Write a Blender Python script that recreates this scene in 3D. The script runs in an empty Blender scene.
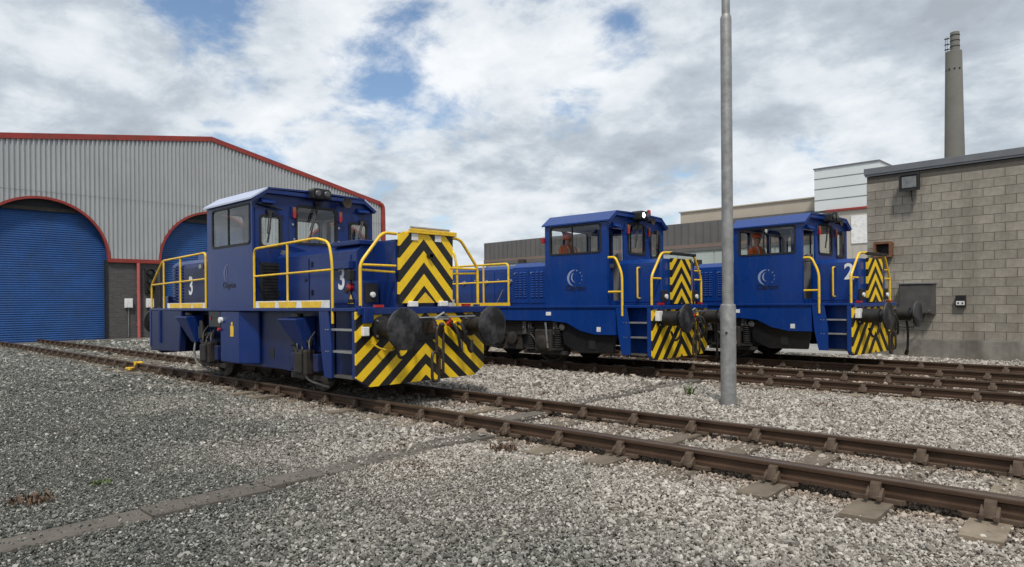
import bpy, bmesh, math, random
import numpy as np
from mathutils import Vector, Matrix
random.seed(7)
S = bpy.context.scene
COL = S.collection
R = math.radians
PI = math.pi

# ------------------------------------------------------------------ camera
cam_d = bpy.data.cameras.new('camera'); cam = bpy.data.objects.new('camera', cam_d); COL.objects.link(cam)
cam_d.sensor_fit = 'HORIZONTAL'; cam_d.sensor_width = 36.0
cam_d.lens = 36.0 * 670.0 / 1024.0
cam_d.shift_y = 18.5 / 1024.0
cam_d.clip_start = 0.05; cam_d.clip_end = 3000
cam.location = (0, 0, 1.55)
_b = Matrix.Rotation(R(43.0), 4, 'Z') @ Matrix.Rotation(R(90), 4, 'X') @ Matrix.Rotation(-0.01, 4, 'Z')
cam.rotation_euler = _b.to_euler()
S.camera = cam

# ------------------------------------------------------------------ sky, sun, exposure
SUN_EL, SUN_AZ = 57.0, 140.0      # azimuth clockwise from +Y
W = bpy.data.worlds.new('World'); S.world = W; W.use_nodes = True
nt = W.node_tree; nt.nodes.clear()
def N(t, **k):
    n = nt.nodes.new(t)
    for a, v in k.items(): setattr(n, a, v)
    return n
def L(a, b): nt.links.new(a, b)
def M(op, a, b=None, c=None, clamp=False):
    n = N('ShaderNodeMath', operation=op); n.use_clamp = clamp
    for i, v in enumerate((a, b, c)):
        if v is None: continue
        if isinstance(v, (int, float)): n.inputs[i].default_value = v
        else: L(v, n.inputs[i])
    return n.outputs[0]
def build_sky():
    out = N('ShaderNodeOutputWorld'); bg = N('ShaderNodeBackground'); bg.inputs[1].default_value = 0.092
    sky = N('ShaderNodeTexSky', sky_type='NISHITA'); sky.sun_disc = False
    sky.sun_elevation = R(SUN_EL); sky.sun_rotation = R(SUN_AZ); sky.altitude = 30; sky.dust_density = 0.6
    tc = N('ShaderNodeTexCoord'); sp = N('ShaderNodeSeparateXYZ'); L(tc.outputs['Generated'], sp.inputs[0])
    zz = M('MAXIMUM', sp.outputs[2], 0.0)
    den = M('ADD', zz, 0.30)
    px = M('DIVIDE', sp.outputs[0], den); py = M('DIVIDE', sp.outputs[1], den)
    cb = N('ShaderNodeCombineXYZ'); L(px, cb.inputs[0]); L(py, cb.inputs[1]); cb.inputs[2].default_value = 3.7
    def noise(scale, detail, rough, off, dist=0.0):
        mp = N('ShaderNodeMapping'); mp.inputs['Location'].default_value = off; L(cb.outputs[0], mp.inputs[0])
        n = N('ShaderNodeTexNoise'); n.inputs['Scale'].default_value = scale; n.inputs['Detail'].default_value = detail
        n.inputs['Roughness'].default_value = rough; n.inputs['Distortion'].default_value = dist
        L(mp.outputs[0], n.inputs['Vector']); return n.outputs[0]
    big = noise(1.5, 12, 0.59, (2.3, 0.4, 0), 0.15)
    mid = noise(4.2, 12, 0.61, (5.1, 1.4, 0), 0.2)
    shade = noise(1.9, 10, 0.53, (0.7, 9.3, 1.0), 0.2)
    fine = noise(8.0, 9, 0.6, (3.7, 2.3, 4.0), 0.2)
    dens = M('ADD', M('MULTIPLY', big, 0.85), M('MULTIPLY', mid, 0.75)); dens = M('SUBTRACT', dens, 0.30)
    # gaps of blue seen in the sky
    for (vx, vy, vz), k, amt in HOLES:
        dt = N('ShaderNodeVectorMath', operation='DOT_PRODUCT'); L(tc.outputs['Generated'], dt.inputs[0]); dt.inputs[1].default_value = (vx, vy, vz)
        g = M('EXPONENT', M('MULTIPLY', M('SUBTRACT', dt.outputs['Value'], 1.0), k))
        dens = M('SUBTRACT', dens, M('MULTIPLY', g, amt))
    mr = N('ShaderNodeMapRange'); mr.interpolation_type = 'SMOOTHSTEP'
    mr.inputs['From Min'].default_value = 0.23; mr.inputs['From Max'].default_value = 0.44
    L(dens, mr.inputs['Value'])
    # cloud tone: bright tops, grey bellies
    sh = M('ADD', M('ADD', M('MULTIPLY', shade, 0.78), M('MULTIPLY', fine, 0.26)), M('MULTIPLY', mid, 0.36)); sh = M('SUBTRACT', sh, 0.20)
    cr = N('ShaderNodeValToRGB')
    e = cr.color_ramp.elements
    e[0].position = 0.36; e[0].color = (3.9, 4.35, 4.9, 1)
    e[1].position = 0.68; e[1].color = (8.9, 9.2, 9.5, 1)
    m = e.new(0.46); m.color = (5.0, 5.6, 6.25, 1)
    m = e.new(0.545); m.color = (7.1, 7.6, 8.1, 1)
    L(sh, cr.inputs[0])
    hz = N('ShaderNodeMapRange'); hz.inputs['From Min'].default_value = 0.0; hz.inputs['From Max'].default_value = 0.16
    hz.inputs['To Min'].default_value = 0.45; hz.inputs['To Max'].default_value = 0.0; L(zz, hz.inputs['Value'])
    mxh = N('ShaderNodeMix', data_type='RGBA'); L(hz.outputs[0], mxh.inputs[0]); L(cr.outputs[0], mxh.inputs[6])
    mxh.inputs[7].default_value = (7.2, 7.65, 8.1, 1)
    skm = N('ShaderNodeMix', data_type='RGBA', blend_type='MULTIPLY'); skm.inputs[0].default_value = 1.0
    L(sky.outputs[0], skm.inputs[6]); skm.inputs[7].default_value = (1.25, 1.30, 1.32, 1)
    mx = N('ShaderNodeMix', data_type='RGBA'); L(mr.outputs[0], mx.inputs[0]); L(skm.outputs[2], mx.inputs[6]); L(mxh.outputs[2], mx.inputs[7])
    L(mx.outputs[2], bg.inputs[0]); L(bg.outputs[0], out.inputs[0])
def pixdir(x, y):
    c, s = math.cos(R(47)), math.sin(R(47))
    dx, dy = x - 512, y - 302; a = dx - .01 * dy; b = dy + .01 * dx
    r, z = a / 670, -b / 670
    v = Vector((r * s - c, r * c + s, z)).normalized(); return tuple(v)
HOLES = [(pixdir(228, 10), 380, 0.28), (pixdir(392, 76), 380, 0.28), (pixdir(165, 0), 700, 0.12), (pixdir(475, 95), 900, 0.12), (pixdir(470, 10), 500, -0.12), (pixdir(60, 30), 150, -0.06), 
         (pixdir(622, 30), 1000, 0.19), (pixdir(588, 92), 900, 0.14), (pixdir(540, 112), 1100, 0.13), (pixdir(890, 30), 1600, 0.10), (pixdir(640, 160), 400, -0.15), (pixdir(960, 10), 500, -0.12)]
build_sky()
sun_d = bpy.data.lights.new('sun', 'SUN'); sun = bpy.data.objects.new('sun', sun_d); COL.objects.link(sun)
sun_d.energy = 2.7; sun_d.angle = R(8); sun_d.color = (1.0, 0.955, 0.89)
_sd = Vector((math.sin(R(SUN_AZ)) * math.cos(R(SUN_EL)), math.cos(R(SUN_AZ)) * math.cos(R(SUN_EL)), math.sin(R(SUN_EL))))
sun.rotation_euler = (-_sd).to_track_quat('-Z', 'Y').to_euler(); sun.location = _sd * 60
vs = S.view_settings; vs.view_transform = 'Standard'; vs.look = 'None'; vs.exposure = 0.20; vs.gamma = 1.0; vs.use_curve_mapping = False
S.render.engine = 'CYCLES'

# ------------------------------------------------------------------ materials
def mat(name, col, rough=0.5, metal=0.0, var=0.12, scale=6.0, bump=0.0, bscale=60.0, spec=0.5, coat=0.0, dirt=None, dscale=2.5, damt=0.5, rnd=0.0, dust=None):
    m = bpy.data.materials.new(name); m.use_nodes = True
    t = m.node_tree; b = t.nodes['Principled BSDF']
    b.inputs['Roughness'].default_value = rough; b.inputs['Metallic'].default_value = metal
    b.inputs['Specular IOR Level'].default_value = spec
    if coat: b.inputs['Coat Weight'].default_value = coat; b.inputs['Coat Roughness'].default_value = 0.08
    tc = t.nodes.new('ShaderNodeTexCoord')
    n = t.nodes.new('ShaderNodeTexNoise'); n.inputs['Scale'].default_value = scale; n.inputs['Detail'].default_value = 6; n.inputs['Roughness'].default_value = 0.6
    t.links.new(tc.outputs['Object'], n.inputs['Vector'])
    cr = t.nodes.new('ShaderNodeValToRGB'); e = cr.color_ramp.elements
    e[0].position = 0.3; e[1].position = 0.7
    e[0].color = tuple(c * (1 - var) for c in col) + (1,); e[1].color = tuple(min(1, c * (1 + var)) for c in col) + (1,)
    t.links.new(n.outputs[0], cr.inputs[0]); cur = cr.outputs[0]
    if dirt:
        n2 = t.nodes.new('ShaderNodeTexNoise'); n2.inputs['Scale'].default_value = dscale; n2.inputs['Detail'].default_value = 8; n2.inputs['Roughness'].default_value = 0.65
        t.links.new(tc.outputs['Object'], n2.inputs['Vector'])
        mr = t.nodes.new('ShaderNodeMapRange'); mr.inputs['From Min'].default_value = 0.45; mr.inputs['From Max'].default_value = 0.72; mr.inputs['To Max'].default_value = damt
        t.links.new(n2.outputs[0], mr.inputs['Value'])
        mx = t.nodes.new('ShaderNodeMix'); mx.data_type = 'RGBA'; t.links.new(mr.outputs[0], mx.inputs[0]); t.links.new(cur, mx.inputs[6]); mx.inputs[7].default_value = dirt + (1,)
        cur = mx.outputs[2]
    if dust:      # vertical run marks and road dust
        mp = t.nodes.new('ShaderNodeMapping'); mp.inputs['Scale'].default_value = (9, 9, 0.9); t.links.new(tc.outputs['Object'], mp.inputs[0])
        n4 = t.nodes.new('ShaderNodeTexNoise'); n4.inputs['Scale'].default_value = 1.0; n4.inputs['Detail'].default_value = 9; n4.inputs['Roughness'].default_value = 0.7; t.links.new(mp.outputs[0], n4.inputs['Vector'])
        mr4 = t.nodes.new('ShaderNodeMapRange'); mr4.inputs['From Min'].default_value = 0.5; mr4.inputs['From Max'].default_value = 0.8; mr4.inputs['To Max'].default_value = 0.38; t.links.new(n4.outputs[0], mr4.inputs['Value'])
        mx4 = t.nodes.new('ShaderNodeMix'); mx4.data_type = 'RGBA'; t.links.new(mr4.outputs[0], mx4.inputs[0]); t.links.new(cur, mx4.inputs[6]); mx4.inputs[7].default_value = dust + (1,); cur = mx4.outputs[2]
    if rnd:
        oi = t.nodes.new('ShaderNodeObjectInfo'); mr = t.nodes.new('ShaderNodeMapRange'); mr.inputs['To Min'].default_value = 1 - rnd; mr.inputs['To Max'].default_value = 1 + rnd
        t.links.new(oi.outputs['Random'], mr.inputs['Value'])
        mx = t.nodes.new('ShaderNodeMix'); mx.data_type = 'RGBA'; mx.blend_type = 'MULTIPLY'; mx.inputs[0].default_value = 1
        t.links.new(cur, mx.inputs[6]); t.links.new(mr.outputs[0], mx.inputs[7]); cur = mx.outputs[2]
    t.links.new(cur, b.inputs['Base Color'])
    rr = t.nodes.new('ShaderNodeMapRange'); rr.inputs['To Min'].default_value = max(0.02, rough - 0.10); rr.inputs['To Max'].default_value = min(1, rough + 0.12)
    t.links.new(n.outputs[0], rr.inputs['Value']); t.links.new(rr.outputs[0], b.inputs['Roughness'])
    if bump:
        n3 = t.nodes.new('ShaderNodeTexNoise'); n3.inputs['Scale'].default_value = bscale; n3.inputs['Detail'].default_value = 5
        t.links.new(tc.outputs['Object'], n3.inputs['Vector'])
        bp = t.nodes.new('ShaderNodeBump'); bp.inputs['Strength'].default_value = bump; bp.inputs['Distance'].default_value = 0.01
        t.links.new(n3.outputs[0], bp.inputs['Height']); t.links.new(bp.outputs[0], b.inputs['Normal'])
    return m
def emit(name, col, strength):
    m = bpy.data.materials.new(name); m.use_nodes = True; b = m.node_tree.nodes['Principled BSDF']
    b.inputs['Base Color'].default_value = col + (1,); b.inputs['Emission Color'].default_value = col + (1,); b.inputs['Emission Strength'].default_value = strength
    return m
def glass(name, tint, refl=1.0):
    m = bpy.data.materials.new(name); m.use_nodes = True; t = m.node_tree; t.nodes.clear()
    o = t.nodes.new('ShaderNodeOutputMaterial'); tr = t.nodes.new('ShaderNodeBsdfTransparent'); tr.inputs[0].default_value = tint + (1,)
    g = t.nodes.new('ShaderNodeBsdfGlossy'); g.inputs['Roughness'].default_value = 0.03
    f = t.nodes.new('ShaderNodeFresnel'); f.inputs[0].default_value = 1.5
    mm = t.nodes.new('ShaderNodeMath'); mm.operation = 'MULTIPLY'; mm.inputs[1].default_value = refl; mm.use_clamp = True
    t.links.new(f.outputs[0], mm.inputs[0])
    mx = t.nodes.new('ShaderNodeMixShader'); t.links.new(mm.outputs[0], mx.inputs[0]); t.links.new(tr.outputs[0], mx.inputs[1]); t.links.new(g.outputs[0], mx.inputs[2])
    t.links.new(mx.outputs[0], o.inputs[0]); return m
def chevron(name, period, phase, k, yel, blk):
    m = bpy.data.materials.new(name); m.use_nodes = True; t = m.node_tree; b = t.nodes['Principled BSDF']
    tc = t.nodes.new('ShaderNodeTexCoord'); sp = t.nodes.new('ShaderNodeSeparateXYZ'); t.links.new(tc.outputs['Object'], sp.inputs[0])
    def mm(op, a, bb=None):
        n = t.nodes.new('ShaderNodeMath'); n.operation = op
        for i, v in enumerate((a, bb)):
            if v is None: continue
            if isinstance(v, (int, float)): n.inputs[i].default_value = v
            else: t.links.new(v, n.inputs[i])
        return n.outputs[0]
    v = mm('ADD', mm('MULTIPLY', mm('ABSOLUTE', sp.outputs[1]), k), sp.outputs[2])
    fr = mm('FRACT', mm('ADD', mm('DIVIDE', v, period), phase))
    st = mm('GREATER_THAN', fr, 0.5)
    n = t.nodes.new('ShaderNodeTexNoise'); n.inputs['Scale'].default_value = 7; n.inputs['Detail'].default_value = 8; n.inputs['Roughness'].default_value = 0.7
    t.links.new(tc.outputs['Object'], n.inputs['Vector'])
    mr = t.nodes.new('ShaderNodeMapRange'); mr.inputs['From Min'].default_value = 0.52; mr.inputs['From Max'].default_value = 0.85; mr.inputs['To Max'].default_value = 0.4
    t.links.new(n.outputs[0], mr.inputs['Value'])
    mx = t.nodes.new('ShaderNodeMix'); mx.data_type = 'RGBA'; t.links.new(st, mx.inputs[0]); mx.inputs[6].default_value = yel + (1,); mx.inputs[7].default_value = blk + (1,)
    m2 = t.nodes.new('ShaderNodeMix'); m2.data_type = 'RGBA'; t.links.new(mr.outputs[0], m2.inputs[0]); t.links.new(mx.outputs[2], m2.inputs[6]); m2.inputs[7].default_value = (0.10, 0.075, 0.045, 1)
    t.links.new(m2.outputs[2], b.inputs['Base Color']); b.inputs['Roughness'].default_value = 0.42
    return m
YEL = (0.86, 0.56, 0.012); BLK = (0.008, 0.008, 0.009)
m_navy = mat('dim_navy_paint', (0.0040, 0.0225, 0.130), 0.32, 0, 0.10, 2.0, 0.03, 9, 0.32, 0.10, (0.013, 0.027, 0.105), 1.6, 0.45, dust=(0.055, 0.062, 0.095))  # dirtier and darker than the other blue; dimmer lighting is put into the colour
m_navy_dk = mat('navy_shade_and_door', (0.004, 0.014, 0.078), 0.40, 0, 0.15, 3.0, 0.05, 30, 0.4, 0.0, (0.03, 0.028, 0.03), 3, 0.6)  # shade below the deck painted as darker navy; also the greyer hood door
m_blue = mat('blue_paint', (0.003, 0.036, 0.200), 0.28, 0, 0.08, 2.0, 0.02, 9, 0.38, 0.15, (0.012, 0.036, 0.15), 1.6, 0.4, dust=(0.045, 0.065, 0.12))
m_roof_sheen = mat('painted_roof_sheen', (0.42, 0.46, 0.60), 0.35, 0, 0.08, 3)  # sky reflection on the roof slopes, put in as a pale colour
m_yel = mat('yellow_paint', (0.80, 0.50, 0.014), 0.36, 0, 0.12, 9, 0, 60, 0.5, 0.1, (0.30, 0.19, 0.05), 6, 0.4)
m_blk = mat('black_paint', (0.014, 0.014, 0.015), 0.5, 0, 0.3, 8, 0.1, 50, 0.4, 0, (0.05, 0.04, 0.03), 5, 0.5)
m_blkgloss = mat('black_trim', (0.012, 0.012, 0.013), 0.3, 0, 0.2, 8)
m_under = mat('grimy_black_steel', (0.032, 0.029, 0.027), 0.65, 0.2, 0.35, 7, 0.25, 40, 0.3, 0, (0.075, 0.055, 0.04), 4, 0.6)
m_buf = mat('worn_buffer_steel', (0.014, 0.014, 0.015), 0.5, 0.2, 0.3, 5, 0.15, 30, 0.35, 0, (0.17, 0.17, 0.18), 3.6, 0.55)
m_rubber = mat('rubber', (0.012, 0.012, 0.012), 0.6, 0, 0.2, 10)
m_white = mat('white_paint', (0.75, 0.75, 0.74), 0.45, 0, 0.06, 8, 0, 60, 0.5, 0, (0.35, 0.33, 0.3), 5, 0.5)
m_num = mat('white_numeral', (0.72, 0.73, 0.76), 0.4, 0, 0.06, 8)
m_logo = mat('silver_logo', (0.24, 0.29, 0.42), 0.35, 0, 0.1, 8)
m_logod = mat('dark_lettering', (0.012, 0.014, 0.03), 0.4, 0, 0.1, 8)
m_logof = mat('faded_logo', (0.10, 0.11, 0.21), 0.4, 0, 0.1, 8)
m_steel = mat('bare_steel', (0.42, 0.42, 0.42), 0.4, 0.85, 0.15, 12, 0.05, 60)
m_red = mat('red_lens', (0.35, 0.012, 0.012), 0.2, 0, 0.05)
m_amber = mat('amber_lens', (0.22, 0.07, 0.02), 0.2, 0, 0.05)
m_lens = mat('lamp_lens', (0.75, 0.76, 0.75), 0.12, 0, 0.05)
m_lensd = mat('dark_lamp_lens', (0.07, 0.07, 0.07), 0.35, 0, 0.05)
m_floodlens = mat('flood_lens', (0.16, 0.165, 0.16), 0.15, 0, 0.3, 8)
m_lit = emit('lit_headlamp', (1.0, 0.97, 0.9), 4.0)
m_rust = mat('rusty_steel', (0.17, 0.075, 0.035), 0.8, 0.1, 0.4, 12, 0.3, 60)
m_hose = mat('hose_rubber', (0.014, 0.013, 0.013), 0.5, 0, 0.2)
m_redpipe = mat('red_hose_valve', (0.42, 0.03, 0.03), 0.4, 0, 0.1)
m_chain = mat('greasy_chain', (0.05, 0.038, 0.03), 0.55, 0.5, 0.35, 12, 0.2, 60)
m_int = mat('cab_lining', (0.16, 0.16, 0.165), 0.7, 0, 0.15)
m_bounce = mat('pale_bounce_lining', (0.55, 0.55, 0.53), 0.7, 0, 0.05)  # for pale cab panels added to bounce light onto the drivers
m_orange = mat('orange_hi_vis', (1.0, 0.18, 0.02), 0.7, 0, 0.1, 10, 0.3, 25)
m_tape = mat('reflective_tape', (0.62, 0.62, 0.60), 0.35, 0.2, 0.05)
m_helm = mat('orange_helmet', (0.85, 0.11, 0.01), 0.35, 0, 0.05)
m_skin = mat('skin', (0.52, 0.30, 0.22), 0.55, 0, 0.08)
m_trous = mat('dark_trousers', (0.03, 0.035, 0.05), 0.8, 0, 0.15)
m_glass = glass('cab_glass', (0.95, 0.97, 0.96), 1.8)
m_glassd = glass('smoked_cab_glass', (0.62, 0.55, 0.50), 1.6)
m_chevU = chevron('chevron_upper', 0.355, 0.30, 1.05, YEL, BLK)
m_chevL = chevron('chevron_lower', 0.32, 0.05, 0.84, YEL, BLK)
m_chevB = chevron('chevron_upper_narrow', 0.31, 0.15, 0.95, YEL, BLK)
m_chevBL = chevron('chevron_lower_narrow', 0.40, 0.3, 1.05, YEL, BLK)

m_rail = mat('rusty_rail', (0.074, 0.044, 0.028), 0.55, 0.35, 0.3, 3, 0.2, 40, 0.4, 0, (0.085, 0.050, 0.031), 6, 0.5)
m_railtop = mat('worn_rail_head', (0.14, 0.10, 0.072), 0.38, 0.6, 0.25, 4, 0.1, 40, 0.5, 0, (0.09, 0.055, 0.035), 5, 0.6)
m_chair = mat('cast_iron_chair', (0.085, 0.058, 0.040), 0.75, 0.2, 0.3, 14, 0.3, 60, 0.4, 0, (0.16, 0.12, 0.085), 9, 0.5)
m_sleeper = mat('weathered_sleeper', (0.165, 0.132, 0.096), 0.85, 0, 0.3, 5, 0.5, 30, 0.3, 0, (0.20, 0.18, 0.145), 8, 0.6, rnd=0.3)
m_conc = mat('weathered_concrete', (0.120, 0.106, 0.090), 0.9, 0, 0.2, 4, 0.4, 40, 0.3, 0, (0.105, 0.095, 0.082), 2.2, 0.7, rnd=0.12)
m_block = mat('concrete_block', (0.290, 0.264, 0.222), 0.92, 0, 0.16, 9, 0.6, 55, 0.25, 0, (0.17, 0.145, 0.115), 2.0, 0.40, rnd=0.13)
def wall_stain(m, col, amt):
    t = m.node_tree; b = t.nodes['Principled BSDF']; src = b.inputs['Base Color'].links[0].from_socket
    g = t.nodes.new('ShaderNodeNewGeometry'); mp = t.nodes.new('ShaderNodeMapping'); mp.inputs['Scale'].default_value = (2.2, 2.2, 0.28); t.links.new(g.outputs['Position'], mp.inputs[0])
    n = t.nodes.new('ShaderNodeTexNoise'); n.inputs['Scale'].default_value = 1.0; n.inputs['Detail'].default_value = 9; n.inputs['Roughness'].default_value = 0.68; t.links.new(mp.outputs[0], n.inputs['Vector'])
    mr = t.nodes.new('ShaderNodeMapRange'); mr.inputs['From Min'].default_value = 0.45; mr.inputs['From Max'].default_value = 0.75; mr.inputs['To Max'].default_value = amt; t.links.new(n.outputs[0], mr.inputs['Value'])
    mx = t.nodes.new('ShaderNodeMix'); mx.data_type = 'RGBA'; t.links.new(mr.outputs[0], mx.inputs[0]); t.links.new(src, mx.inputs[6]); mx.inputs[7].default_value = col + (1,)
    t.links.new(mx.outputs[2], b.inputs['Base Color'])
wall_stain(m_block, (0.14, 0.122, 0.098), 0.55)
m_mortar = mat('mortar', (0.10, 0.09, 0.077), 0.95, 0, 0.15, 9, 0.3, 60, 0.2)
m_plinth = mat('stained_plinth', (0.25, 0.235, 0.205), 0.9, 0, 0.2, 3, 0.4, 40, 0.25, 0, (0.10, 0.09, 0.075), 1.4, 0.7)
wall_stain(m_plinth, (0.085, 0.078, 0.062), 0.8)
m_coping = mat('grey_coping', (0.16, 0.165, 0.175), 0.45, 0.3, 0.1, 3)
m_cab = mat('dull_cabinet', (0.105, 0.10, 0.095), 0.55, 0.3, 0.2, 4, 0.1, 50, 0.4, 0, (0.07, 0.06, 0.05), 3, 0.6)
m_galv = mat('galvanised_steel', (0.30, 0.30, 0.295), 0.55, 0.55, 0.22, 9, 0.2, 60, 0.5, 0, (0.17, 0.165, 0.155), 5, 0.7)
m_clad = mat('grey_cladding', (0.41, 0.425, 0.43), 0.5, 0.15, 0.06, 1.2, 0, 60, 0.4, 0, (0.27, 0.275, 0.28), 0.6, 0.4, dust=(0.22, 0.215, 0.205))
m_trim = mat('red_trim', (0.27, 0.032, 0.024), 0.5, 0, 0.15, 3, 0, 60, 0.4, 0, (0.13, 0.05, 0.035), 2, 0.6)
m_roller = mat('blue_roller_door', (0.013, 0.070, 0.235), 0.5, 0, 0.15, 1.5, 0, 60, 0.4, 0, (0.025, 0.055, 0.13), 1.1, 0.6, dust=(0.03, 0.07, 0.15))
m_darkin = mat('dark_infill', (0.02, 0.022, 0.026), 0.8, 0, 0.2)
m_pinkpipe = mat('faded_red_pipe', (0.42, 0.10, 0.095), 0.5, 0, 0.12, 5)
m_asph = mat('pale_apron', (0.30, 0.29, 0.27), 0.9, 0, 0.15, 2, 0.3, 40)
m_dkclad = mat('charcoal_cladding', (0.115, 0.110, 0.108), 0.5, 0.1, 0.12, 0.6)
m_beige = mat('beige_cladding', (0.40, 0.35, 0.285), 0.6, 0, 0.08, 0.5)
m_pale = mat('pale_glazed_panel', (0.36, 0.40, 0.38), 0.3, 0, 0.12, 0.4)
m_brown = mat('brown_band', (0.17, 0.125, 0.105), 0.6, 0, 0.1, 0.6)
m_wclad = mat('white_cladding', (0.60, 0.64, 0.64), 0.5, 0, 0.05, 0.4)
m_cream = mat('cream_cladding', (0.43, 0.40, 0.35), 0.6, 0, 0.07, 0.5)
m_chim = mat('chimney_concrete', (0.165, 0.16, 0.145), 0.9, 0, 0.12, 0.15, 0, 60, 0.3, 0, (0.12, 0.115, 0.10), 0.10, 0.6)
m_weedbr = mat('dry_weed', (0.12, 0.078, 0.05), 0.85, 0, 0.4, 20)
m_weedgr = mat('green_weed', (0.08, 0.12, 0.025), 0.7, 0, 0.3, 20)

def brick_mat():
    m = bpy.data.materials.new('dark_brickwork'); m.use_nodes = True; t = m.node_tree; b = t.nodes['Principled BSDF']
    tc = t.nodes.new('ShaderNodeTexCoord'); mp = t.nodes.new('ShaderNodeMapping'); mp.inputs['Rotation'].default_value = (R(90), 0, R(90))
    sp = t.nodes.new('ShaderNodeSeparateXYZ'); cb = t.nodes.new('ShaderNodeCombineXYZ')
    t.links.new(tc.outputs['Object'], sp.inputs[0]); t.links.new(sp.outputs[1], cb.inputs[0]); t.links.new(sp.outputs[2], cb.inputs[1])
    br = t.nodes.new('ShaderNodeTexBrick'); br.inputs['Scale'].default_value = 1.0; br.inputs['Brick Width'].default_value = 0.225; br.inputs['Row Height'].default_value = 0.075
    br.inputs['Mortar Size'].default_value = 0.008
    br.inputs['Color1'].default_value = (0.085, 0.080, 0.078, 1); br.inputs['Color2'].default_value = (0.055, 0.052, 0.052, 1); br.inputs['Mortar'].default_value = (0.10, 0.098, 0.095, 1)
    t.links.new(cb.outputs[0], br.inputs['Vector']); t.links.new(br.outputs[0], b.inputs['Base Color']); b.inputs['Roughness'].default_value = 0.85
    bp = t.nodes.new('ShaderNodeBump'); bp.inputs['Strength'].default_value = 0.5; bp.inputs['Distance'].default_value = 0.008; bp.invert = True
    t.links.new(br.outputs['Fac'], bp.inputs['Height']); t.links.new(bp.outputs[0], b.inputs['Normal'])
    return m
m_brick = brick_mat()

# stone colour: greyer in the open yard, warmer along the tracks
def stone_colour(t, loc, rand):
    """returns colour socket; loc = position socket, rand = 0..1 socket"""
    sp = t.nodes.new('ShaderNodeSeparateXYZ'); t.links.new(loc, sp.inputs[0])
    def mm(op, a, b=None):
        n = t.nodes.new('ShaderNodeMath'); n.operation = op
        for i, v in enumerate((a, b)):
            if v is None: continue
            if isinstance(v, (int, float)): n.inputs[i].default_value = v
            else: t.links.new(v, n.inputs[i])
        return n.outputs[0]
    r1 = t.nodes.new('ShaderNodeValToRGB'); e = r1.color_ramp.elements     # cool grey-green stone
    e[0].position = 0.0; e[0].color = (0.060, 0.063, 0.055, 1); e[1].position = 1.0; e[1].color = (0.48, 0.47, 0.43, 1)
    x = e.new(0.35); x.color = (0.100, 0.103, 0.091, 1); x = e.new(0.75); x.color = (0.172, 0.172, 0.154, 1); x = e.new(0.93); x.color = (0.29, 0.28, 0.25, 1)
    r2 = t.nodes.new('ShaderNodeValToRGB'); e = r2.color_ramp.elements     # pale warm limestone
    e[0].position = 0.0; e[0].color = (0.105, 0.088, 0.072, 1); e[1].position = 1.0; e[1].color = (0.54, 0.495, 0.44, 1)
    x = e.new(0.3); x.color = (0.235, 0.212, 0.182, 1); x = e.new(0.7); x.color = (0.37, 0.34, 0.30, 1)
    t.links.new(rand, r1.inputs[0]); t.links.new(rand, r2.inputs[0])
    nz = t.nodes.new('ShaderNodeTexNoise'); nz.inputs['Scale'].default_value = 0.45; nz.inputs['Detail'].default_value = 4; t.links.new(loc, nz.inputs['Vector'])
    # warmer with rising y (towards the rails) and to the right
    w = mm('ADD', mm('MULTIPLY', sp.outputs[1], 0.19), mm('MULTIPLY', sp.outputs[0], 0.055))
    w = mm('ADD', w, mm('MULTIPLY', mm('SUBTRACT', nz.outputs[0], 0.5), 1.6))
    mr = t.nodes.new('ShaderNodeMapRange'); mr.inputs['From Min'].default_value = 0.05; mr.inputs['From Max'].default_value = 0.75; t.links.new(w, mr.inputs['Value'])
    mx = t.nodes.new('ShaderNodeMix'); mx.data_type = 'RGBA'; t.links.new(mr.outputs[0], mx.inputs[0]); t.links.new(r1.outputs[0], mx.inputs[6]); t.links.new(r2.outputs[0], mx.inputs[7])
    # rust dust close to the rails
    cur = mx.outputs[2]
    near = None
    for yy in (5.78, 7.28, 12.1, 13.6, 15.5, 17.0):
        g = mm('POWER', 2.718, mm('MULTIPLY', mm('POWER', mm('ABSOLUTE', mm('DIVIDE', mm('SUBTRACT', sp.outputs[1], yy), 0.30)), 2.0), -1.0))
        near = g if near is None else mm('ADD', near, g)
    m3 = t.nodes.new('ShaderNodeMix'); m3.data_type = 'RGBA'; m3.blend_type = 'MULTIPLY'
    t.links.new(mm('MULTIPLY', near, 0.55), m3.inputs[0]); t.links.new(cur, m3.inputs[6]); m3.inputs[7].default_value = (0.72, 0.52, 0.38, 1)
    return m3.outputs[2]
def stone_mat():
    m = bpy.data.materials.new('ballast_stone'); m.use_nodes = True; t = m.node_tree; b = t.nodes['Principled BSDF']
    oi = t.nodes.new('ShaderNodeObjectInfo'); c = stone_colour(t, oi.outputs['Location'], oi.outputs['Random'])
    t.links.new(c, b.inputs['Base Color']); b.inputs['Roughness'].default_value = 0.85; b.inputs['Specular IOR Level'].default_value = 0.3
    return m
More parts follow.
